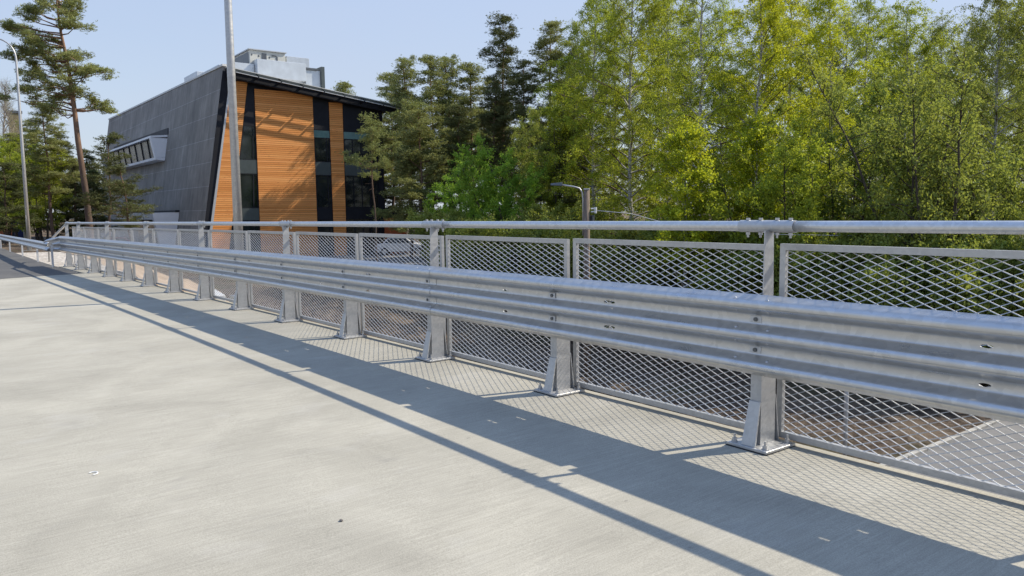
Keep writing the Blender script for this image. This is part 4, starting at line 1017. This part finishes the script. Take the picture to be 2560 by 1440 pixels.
def pine(seed, H=17.0, crown=0.55, R=2.4, nb=30, dens=1.0, r0=0.2, top_thin=True):
    g = TG(seed); r = g.r; m = 14; zt = np.linspace(0, H, m); wob = np.cumsum(r.normal(size=(m, 2)) * 0.07, axis=0); tr = np.c_[wob, zt]; g.tube(tr, np.linspace(r0, 0.03, m), 9)
    def T(t): return np.array([np.interp(t * H, zt, tr[:, 0]), np.interp(t * H, zt, tr[:, 1]), t * H])
    az = r.uniform(0, 6.28)
    for i in range(nb):
        t = (1 - crown) + crown * (i + r.uniform(0, 0.8)) / nb; t = min(t, 0.985); az += 2.4 + r.normal() * 0.5; q = (t - 1 + crown) / crown
        L = R * (0.55 + 0.6 * math.sin(PI * min(1, 0.25 + q * 0.55))) * (1 - 0.78 * q ** 2.2) * r.uniform(0.6, 1.2)
        el = -0.05 + 0.6 * q + r.normal() * 0.15
        br = curve(T(t), [math.cos(az) * math.cos(el), math.sin(az) * math.cos(el), math.sin(el)], L, 6, 0.07, r, 0.14); g.tube(br, np.linspace(0.05 * (1 - q) + 0.016, 0.008, 7), 4)
        for k in range(int(2 + L * 2.2)):
            f = (0.25 + 0.75 * (k + 1) / int(2 + L * 2.2)) * 5.99; a = int(min(f, 5)); c = br[a] + (br[a + 1] - br[a]) * (f - a) + r.normal(size=3) * np.array([0.32, 0.32, 0.12])
            pad(g, c, r.uniform(0.32, 0.6), r.uniform(0.14, 0.26), dens)
    for k in range(5):                                   # dead stubs under the crown
        t = r.uniform(0.15, max(0.3, 1 - crown)); a = r.uniform(0, 6.28); b = curve(T(t), [math.cos(a), math.sin(a), 0.1], r.uniform(0.4, 1.4), 3, -0.05, r, 0.2); g.tube(b, [0.02, 0.014, 0.01, 0.005], 3)
    pad(g, T(0.99), 0.25, 0.3, dens)
    return g.meshes('pine%d' % seed)

def hero_pine(seed, H, trunk, clumps, r0=0.24):
    """trunk: (side, z) points; clumps: (side, z, rx, rz) measured from the photo, spread in depth"""
    g = TG(seed); r = g.r; zt = np.array([p[1] for p in trunk]); xt = np.array([p[0] for p in trunk]); tr = np.c_[xt, np.zeros(len(xt)), zt]
    g.tube(tr, np.linspace(r0, 0.035, len(tr)), 10)
    for (cx, cz, rx, rz) in clumps:
        tz = min(max(trunk[0][1] + 1, cz - abs(cx - np.interp(cz, zt, xt)) * 0.18 - 0.1), H); bx = np.interp(tz, zt, xt)
        for rep in range(2):
            dy = r.uniform(-1.6, 1.6); c = np.array([cx, dy, cz + r.normal() * 0.1]); p0 = np.array([bx, 0, tz + r.normal() * 0.15]); mid = (p0 + c) / 2 + np.array([0, 0, -0.12]) + r.normal(size=3) * 0.15
            g.tube(np.array([p0, (p0 + mid) / 2, mid, (mid + c) / 2, c]), [0.055, 0.045, 0.034, 0.024, 0.014], 5)
            npad = max(3, int(rx * 4.0))
            for k in range(npad):
                q = c + np.array([r.uniform(-1, 1) * rx * 0.8, r.uniform(-0.7, 0.7), r.uniform(-1, 1) * rz * 0.75])
                g.tube(np.array([c, (c + q) / 2 + [0, 0, 0.05], q]), [0.018, 0.012, 0.006], 3); pad(g, q, 0.40, 0.19, 1.0, 0.18)
    return g.meshes('pine_hero')

def bare(seed, H=14):
    g = TG(seed); r = g.r; tr = curve([0, 0, 0], [0, 0, 1], H, 12, 0.0, r, 0.03); g.tube(tr, np.linspace(0.16, 0.01, 13), 6)
    for i in range(90):
        t = r.uniform(0.2, 0.98) * 11.99; k = int(t); p = tr[k] + (tr[k + 1] - tr[k]) * (t - k); a = r.uniform(0, 6.28); br = curve(p, [math.cos(a), math.sin(a), 1.3], (1.15 - t / 12) * 4.0, 5, 0.0, r, 0.12); g.tube(br, np.linspace(0.03, 0.006, 6), 3)
        for q in range(9):
            f = r.uniform(0.2, 1) * 4.99; ka = int(f); c0 = br[ka]; tw = curve(c0, r.normal(size=3) + np.array([0, 0, 0.8]), r.uniform(0.4, 1.1), 3, -0.02, r, 0.2); g.tube(tw, np.linspace(0.008, 0.004, 4), 3)
            g.leaves(tw[1:] + r.normal(size=(3, 3)) * 0.04, 0.045)
    return g.meshes('bare%d' % seed)

LM = {
 'yellow': leaf_mat('leaf_yellow_green', (0.20, 0.235, 0.016), (0.385, 0.41, 0.032), 0.5),
 'fresh': leaf_mat('leaf_fresh_green', (0.135, 0.180, 0.020), (0.30, 0.35, 0.042), 0.5),
 'mid': leaf_mat('leaf_mid_green', (0.105, 0.135, 0.030), (0.25, 0.29, 0.068), 0.45),
 'bright': leaf_mat('leaf_bright_green', (0.12, 0.22, 0.03), (0.24, 0.36, 0.05), 0.48),
 'needle': leaf_mat('pine_needles', (0.10, 0.12, 0.045), (0.25, 0.265, 0.10), 0.3),
 'dneedle': leaf_mat('dark_shaded_pine_needles', (0.05, 0.06, 0.025), (0.12, 0.13, 0.05), 0.2)}  # darker pine needles, with the shade of silhouetted trees put into the colour
BK = {'birch': birch_bark(), 'pine': bark('pine_bark', (0.05, 0.035, 0.028), (0.13, 0.095, 0.075), (9, 9, 2), (0.25, 0.155, 0.105), 7.5, 3.0),
      'alder': bark('grey_brown_bark', (0.035, 0.028, 0.022), (0.11, 0.09, 0.07)), 'bare': bark('pale_twigs', (0.20, 0.17, 0.14), (0.36, 0.32, 0.27))}
PR = {}
def proto(key, fn):
    if key not in PR: PR[key] = fn()
    return PR[key]
PF = {
 'birchA': lambda: birch(11, 19.5, 3.3, 0.14, 66, 0.073, 1.4, 1.0), 'birchB': lambda: birch(12, 18.5, 2.7, 0.16, 62, 0.073, 1.4, 0.85), 'birchC': lambda: birch(13, 16.5, 3.0, 0.10, 60, 0.077, 1.3, 0.6),
 'birchT': lambda: birch(15, 19.0, 2.6, 0.22, 44, 0.073, 0.85, 0.8, 0.17), 'alderT': lambda: broadleaf(24, 12.0, 3.6, 7, 0.13, 0.62, 0.38, 0.3, 0.12), 'birchS': lambda: birch(14, 8.5, 1.6, 0.06, 40, 0.095, 1.15, 0.3, 0.06),
 'alder': lambda: broadleaf(21, 12.0, 3.4, 6, 0.13, 1.15, 0.30), 'willow': lambda: broadleaf(22, 9.5, 3.2, 7, 0.14, 1.2, 0.45), 'bush': lambda: broadleaf(23, 5.0, 2.6, 7, 0.12, 1.3, 0.6, 0.05, 0.04, 0.6),
 'pineA': lambda: pine(31, 17.0, 0.55, 2.3, 34, 0.9), 'pineB': lambda: pine(32, 16.0, 0.62, 2.0, 34, 0.9, 0.17), 'pineC': lambda: pine(33, 18.5, 0.72, 2.6, 44, 0.9, 0.2), 'pineF': lambda: pine(36, 11.0, 0.36, 2.1, 13, 0.5, 0.10), 'pineE': lambda: pine(35, 11.0, 0.62, 2.0, 16, 0.45, 0.11), 'pineD': lambda: pine(34, 11.0, 0.8, 1.9, 30, 1.0, 0.12)}
def tree(kind, key, lm, bk, px, Z, label, cat, group, ytop=None, h=None, sink=0.15, rz=None, sx=1.0, pos=None):
    """stands on the terrain at photo column px, Z metres ahead; ytop = photo row of its tip"""
    w_, l_ = proto(key, PF[key])
    hp = {'birchA': 19.6, 'birchB': 18.6, 'birchC': 16.6, 'birchS': 8.6, 'birchT': 19.1, 'alderT': 12.0, 'alder': 12.0, 'willow': 9.6, 'bush': 5.2, 'pineA': 17.2, 'pineB': 16.2, 'pineC': 18.7, 'pineD': 11.2, 'pineE': 11.2, 'pineF': 11.2}[key]
    p = at(px, 528, Z); zg = float(ter(p.x, p.y)); 
    if ytop is not None:
        top = at(px, ytop, Z); h = top.z - zg
    sc = h / hp; rnd = random.Random(int(px * 7 + Z * 13))
    o = empty(kind, (p.x, p.y, zg - sink), rz if rz is not None else rnd.uniform(0, 6.28)); sxy = (0.4 + 0.6 * sc) * sx * rnd.uniform(0.92, 1.08); o.scale = (sxy, sxy, sc)
    a = w_ if not len(w_.materials) or w_.materials[0] == BK[bk] else w_.copy(); 
    if not len(a.materials): a.materials.append(BK[bk])
    key2 = (key, lm)
    if key2 not in PR:
        b = l_ if not len(l_.materials) else l_.copy()
        b.materials.clear(); b.materials.append(LM[lm]); PR[key2] = b
    link('trunk', a, None, o); link('crown', PR[key2], None, o)
    tag(o, label, cat, group); return o

# --- birches and others on the right
BG1 = 'birches beyond the railing'
R_ = [
 ('birch_tree', 'birchA', 'fresh', 'birch', 1490, 47, 'pendulous green birch at the left edge of the birch stand', -25),
 ('birch_tree', 'birchA', 'fresh', 'birch', 1585, 43, 'tall green birch with thin white trunk behind the wooden pole', -110),
 ('birch_tree', 'birchT', 'fresh', 'birch', 1752, 37, 'birch with a long clearly visible white trunk right of the wooden pole', -100),
 ('birch_tree', 'birchB', 'fresh', 'birch', 1665, 47, 'slim green birch just left of the long white trunk', -60),
 ('birch_tree', 'birchC', 'yellow', 'birch', 1865, 39, 'broad yellow-green birch right of the long white trunk', -70),
 ('birch_tree', 'birchB', 'yellow', 'birch', 1960, 43, 'brightest yellow birch near the middle of the stand', -80),
 ('birch_tree', 'birchA', 'yellow', 'birch', 2065, 41, 'wide yellow-green birch above the nearest tall post', -40),
 ('birch_tree', 'birchB', 'fresh', 'birch', 2160, 50, 'slender green birch with sky beside its tip', -20),
 ('birch_tree', 'birchC', 'fresh', 'birch', 2235, 46, 'green birch whose tip stands left of the sky gap', 10),
 ('birch_tree', 'birchA', 'mid', 'birch', 2345, 50, 'lower grey-green birch with its tip under the sky gap', 42),
 ('birch_tree', 'birchA', 'mid', 'birch', 2490, 36, 'tall birch with arching branches at the top right corner', -80),
 ('birch_tree', 'birchC', 'mid', 'birch', 2600, 38, 'birch cut by the right edge of the photo', -60),
 ('young_birch', 'birchS', 'yellow', 'birch', 1712, 34, 'small glowing yellow birch left of the long white trunk', 310),
 ('young_birch', 'birchS', 'yellow', 'birch', 1895, 35, 'small yellow-green birch low in the middle of the stand', 300),
 ('alder_tree', 'alderT', 'mid', 'alder', 2330, 29, 'many-stemmed dark grey-green alder with fanning trunks at right', 55),
 ('alder_tree', 'alder', 'mid', 'alder', 2120, 34, 'green alder between the yellow birches and the fanning trunks', 190),
 ('alder_tree', 'willow', 'mid', 'alder', 2500, 29, 'leafy many-stemmed alder low at the right edge', 230),
 ('alder_tree', 'willow', 'fresh', 'alder', 1990, 33, 'twiggy low alder with slanting dead branches', 290),
 ('alder_tree', 'alder', 'fresh', 'alder', 1420, 50, 'rounded green tree at the left foot of the birches', 215),
 ('alder_tree', 'willow', 'bright', 'alder', 1250, 46, 'fresh bright green young tree left of the wooden pole', 335),
 ('alder_tree', 'alder', 'mid', 'alder', 1330, 52, 'mid green tree between the pines and the birches', 265),
 ('alder_tree', 'willow', 'bright', 'alder', 1165, 50, 'low dark green bushy tree right of the pine trunks', 430),
]
for (k, key, lm, bk, px, Z, lab, yt) in R_:
    tree(k, key, lm, bk, px, Z, lab, 'birch' if 'birch' in k else 'tree', BG1 if 'birch' in k else 'leafy trees beyond the railing', ytop=yt)
# second row that closes the stand
BK2 = [(1450, 60, 'birchC', 'mid', 60), (1530, 64, 'birchA', 'mid', 10), (1630, 62, 'birchC', 'fresh', -10), (1715, 60, 'birchA', 'fresh', 20), (1800, 58, 'birchB', 'fresh', 5), (1905, 60, 'birchA', 'fresh', -20), (2010, 62, 'birchC', 'fresh', 20),
       (2110, 64, 'birchA', 'mid', 35), (2215, 66, 'birchB', 'mid', 50), (2300, 62, 'birchC', 'mid', 90), (2400, 64, 'birchA', 'mid', 50), (2480, 55, 'birchB', 'mid', 20), (2560, 60, 'birchA', 'mid', 10)]
for i, (px, Z, key, lm, yt) in enumerate(BK2):
    tree('birch_tree', key, lm, 'birch', px, Z, f'birch in the back row of the stand, {ORD[i]} from its left end', 'birch', 'birches in the back row', ytop=yt)
UB = [(1120, 44, 500), (1200, 41, 520), (1290, 40, 520), (1370, 43, 480), (1440, 39, 540), (1530, 38, 520), (1600, 36, 530), (1690, 38, 500), (1780, 36, 510), (1850, 33, 560), (1930, 33, 540), (2020, 31, 540), (2100, 30, 560), (2190, 30, 520), (2270, 28, 560), (2370, 28, 540), (2450, 27, 570), (2540, 27, 540)]
for i, (px, Z, yt) in enumerate(UB):
    tree('bush', 'bush', 'mid', 'alder', px, Z, f'leafy bush under the trees behind the mesh, number {["one","two","three","four","five","six","seven","eight","nine","ten","eleven","twelve","thirteen","fourteen","fifteen","sixteen","seventeen","eighteen"][i]} from the left', 'bush', 'bushes under the trees', ytop=yt)
# --- pines in the centre
PN = [(870, 95, 'pineB', 205, 'round pine top showing above the roof of the building'), (984, 74, 'pineB', 182, 'slim pine right beside the eave of the building'), (1028, 66, 'pineA', 152, 'pine with a pointed tip, second right of the building'),
      (1085, 64, 'pineB', 140, 'tallest of the pointed pines right of the building'), (1130, 68, 'pineA', 150, 'pine with a forked tip among the pointed pines'), (1182, 66, 'pineB', 158, 'pine at the right end of the pointed pines'),
      (1262, 70, 'pineC', 42, 'tall dark pine standing out against the sky'), (1235, 60, 'pineA', 205, 'dark broad pine below the tall one'), (1310, 60, 'pineC', 150, 'dark spreading pine right of the tall one'),
      (1375, 62, 'pineC', 60, 'pine whose thin tip stands at the left edge of the birches'), (1022, 58, 'pineD', 250, 'lower pine with bare trunk right of the building corner'), (1062, 56, 'pineD', 270, 'lower pine among the bare trunks'),
      (1150, 58, 'pineB', 260, 'lower pine above the dark green bushy tree'), (1440, 49, 'pineD', 270, 'small black-green pine at the foot of the birches'), (938, 47, 'pineF', 290, 'small pine with pale trunk in front of the glazed corner')]
for (px, Z, key, yt, lab) in PN:
    dk = 'dark' in lab or 'black' in lab
    tree('pine_tree', key, 'dneedle' if dk else 'needle', 'pine', px, Z, lab, 'pine', 'pines around the building', ytop=yt, sx=0.75 if key == 'pineF' else 1.0)
# --- left side
def hero():
    k = 52 / FPX; px0 = 205
    def S_(x): return (x / 3.6 - px0) * k
    zg = float(ter(*at(205, 528, 52).xy)); 
    def Zc(y): return at(205, y / 3.6, 52).z - zg
    trunk = [(0.42, 0), (0.45, 2.0), (0.35, 4.2), (S_(742) , Zc(1250)), (S_(730), Zc(1000)), (S_(708), Zc(700)), (S_(680), Zc(480)), (S_(652), Zc(300)), (S_(638), Zc(120)), (S_(636), Zc(-10))]
    cl = [(640, 30, 150, 60), (560, 70, 90, 60), (720, 60, 90, 60), (745, 150, 70, 45), (520, 170, 60, 30), (250, 235, 90, 50), (300, 290, 60, 35), (440, 215, 120, 40), (850, 285, 75, 45), (780, 250, 50, 25), (380, 320, 130, 45), (430, 390, 90, 45), (560, 400, 100, 45), (180, 490, 60, 35), (300, 480, 120, 45), (440, 500, 100, 45), (570, 470, 110, 55),
          (790, 520, 120, 55), (880, 600, 90, 60), (960, 670, 40, 45), (330, 640, 110, 55), (420, 590, 100, 40), (560, 560, 120, 50), (800, 650, 90, 60), (830, 740, 50, 40), (290, 770, 90, 45), (430, 740, 120, 50), (560, 780, 100, 60), (230, 890, 110, 50), (380, 860, 110, 50), (600, 860, 100, 60), (820, 840, 70, 50), (850, 930, 100, 50), (940, 950, 40, 40), (600, 980, 100, 60)]
    cl = [(S_(a), Zc(b), c / 3.6 * k, d / 3.6 * k) for (a, b, c, d) in cl]
    w_, l_ = hero_pine(41, Zc(-10), trunk, cl); w_.materials.append(BK['pine']); l_.materials.append(LM['needle'])
    p = at(205, 528, 52); ax = math.atan2(RT.y, RT.x); o = empty('pine_tree', (p.x, p.y, zg - 0.1), ax); link('trunk', w_, None, o); link('crown', l_, None, o)
    tag(o, 'tall pine with orange-brown trunk and cloud-like branches left of the building', 'pine', 'pines around the building')
hero()
LF = [(128, 55, 'pineB', 255, 'needle', 'shorter pine directly left of the tall orange-trunked pine'), (35, 66, 'pineC', 330, 'needle', 'dark pine behind the curved lamp post'), (90, 62, 'pineC', 300, 'needle', 'pine right of the curved lamp post'), (165, 64, 'pineC', 330, 'dneedle', 'dense dark pine behind the tall orange-trunked pine'),
      (272, 50, 'pineE', 330, 'dneedle', 'slim pine in front of the far end of the grey wall'), (225, 72, 'pineC', 370, 'dneedle', 'low dark pine by the far end of the grey wall'), (318, 48, 'pineE', 410, 'dneedle', 'small pine reaching in front of the grey wall'), (-30, 60, 'pineC', 340, 'dneedle', 'dark pine cut by the left edge'),
      (60, 78, 'pineA', 350, 'dneedle', 'dark pine farther back above the blue shed'), (140, 80, 'pineA', 360, 'dneedle', 'dark pine farther back between the trunks'), (5, 50, 'pineD', 400, 'dneedle', 'low pine with drooping crown left of the lamp post'), (100, 60, 'pineD', 385, 'dneedle', 'low dark pine between the lamp post and the tall pine'), (180, 60, 'pineD', 400, 'dneedle', 'low dark pine at the foot of the tall orange-trunked pine'), (240, 62, 'pineD', 420, 'dneedle', 'low dark pine at the left end of the grey wall')]
for (px, Z, key, yt, lm, lab) in LF:
    tree('pine_tree', key, lm, 'pine', px, Z, lab, 'pine', 'pines around the building', ytop=yt)
tree('alder_tree', 'alder', 'fresh', 'alder', 20, 58, 'fresh green leafy tree behind the lamp post at the left edge', 'tree', 'leafy trees at far left', ytop=345)
tree('alder_tree', 'alder', 'fresh', 'alder', 105, 56, 'fresh green leafy tree in front of the pines at left', 'tree', 'leafy trees at far left', ytop=350)
w_, l_ = bare(51); w_.materials.append(BK['bare']); l_.materials.append(LM['fresh'])
for i, (px, Z, yt) in enumerate(((12, 96, 205), (58, 104, 250), (-40, 98, 190))):
    p = at(px, 528, Z); zg = float(ter(p.x, p.y)); o = empty('bare_tree', (p.x, p.y, zg), i * 2.1); sc = (at(px, yt, Z).z - zg) / 14; o.scale = (sc, sc, sc)
    link('trunk', w_, None, o); link('crown', l_, None, o)
    tag(o, ['pale twiggy leafless tree behind the brick chimney', 'pale leafless tree between the chimney and the pines', 'pale leafless tree outside the left edge'][i], 'tree', 'leafless trees at far left')
# far wood behind everything: stands of trees at real distance, read as one mass
def far_wood():
    r = np.random.default_rng(77); kinds = [('pineC', 'dneedle', 'pine'), ('pineA', 'needle', 'pine'), ('birchC', 'mid', 'birch')]
    n = 0; words = []
    for (px0, px1, Z0, Z1, cnt, y0, y1) in ((900, 1480, 78, 98, 13, 250, 330), (1400, 2650, 72, 88, 14, 120, 200), (-60, 260, 105, 135, 8, 400, 460)):
        for i in range(cnt):
            px = px0 + (px1 - px0) * (i + 0.5) / cnt + r.uniform(-15, 15); Z = r.uniform(Z0, Z1); key, lm, bk = kinds[int(r.integers(0, 3))] if px > 1400 else kinds[int(r.integers(0, 2))]
            where = 'in the far row behind the pointed pines' if px0 == 900 else ('in the far row behind the birch stand' if px0 == 1400 else 'in the far row behind the blue shed')
            tree('birch_tree' if bk == 'birch' else 'pine_tree', key, lm, bk, px, Z, f'{"birch" if bk == "birch" else "pine"} {where}, number {i + 1} from the left', 'birch' if bk == 'birch' else 'pine', 'far trees ' + where.replace('in the far row ', ''), ytop=r.uniform(y0, y1))
far_wood()
bpy.context.view_layer.update()
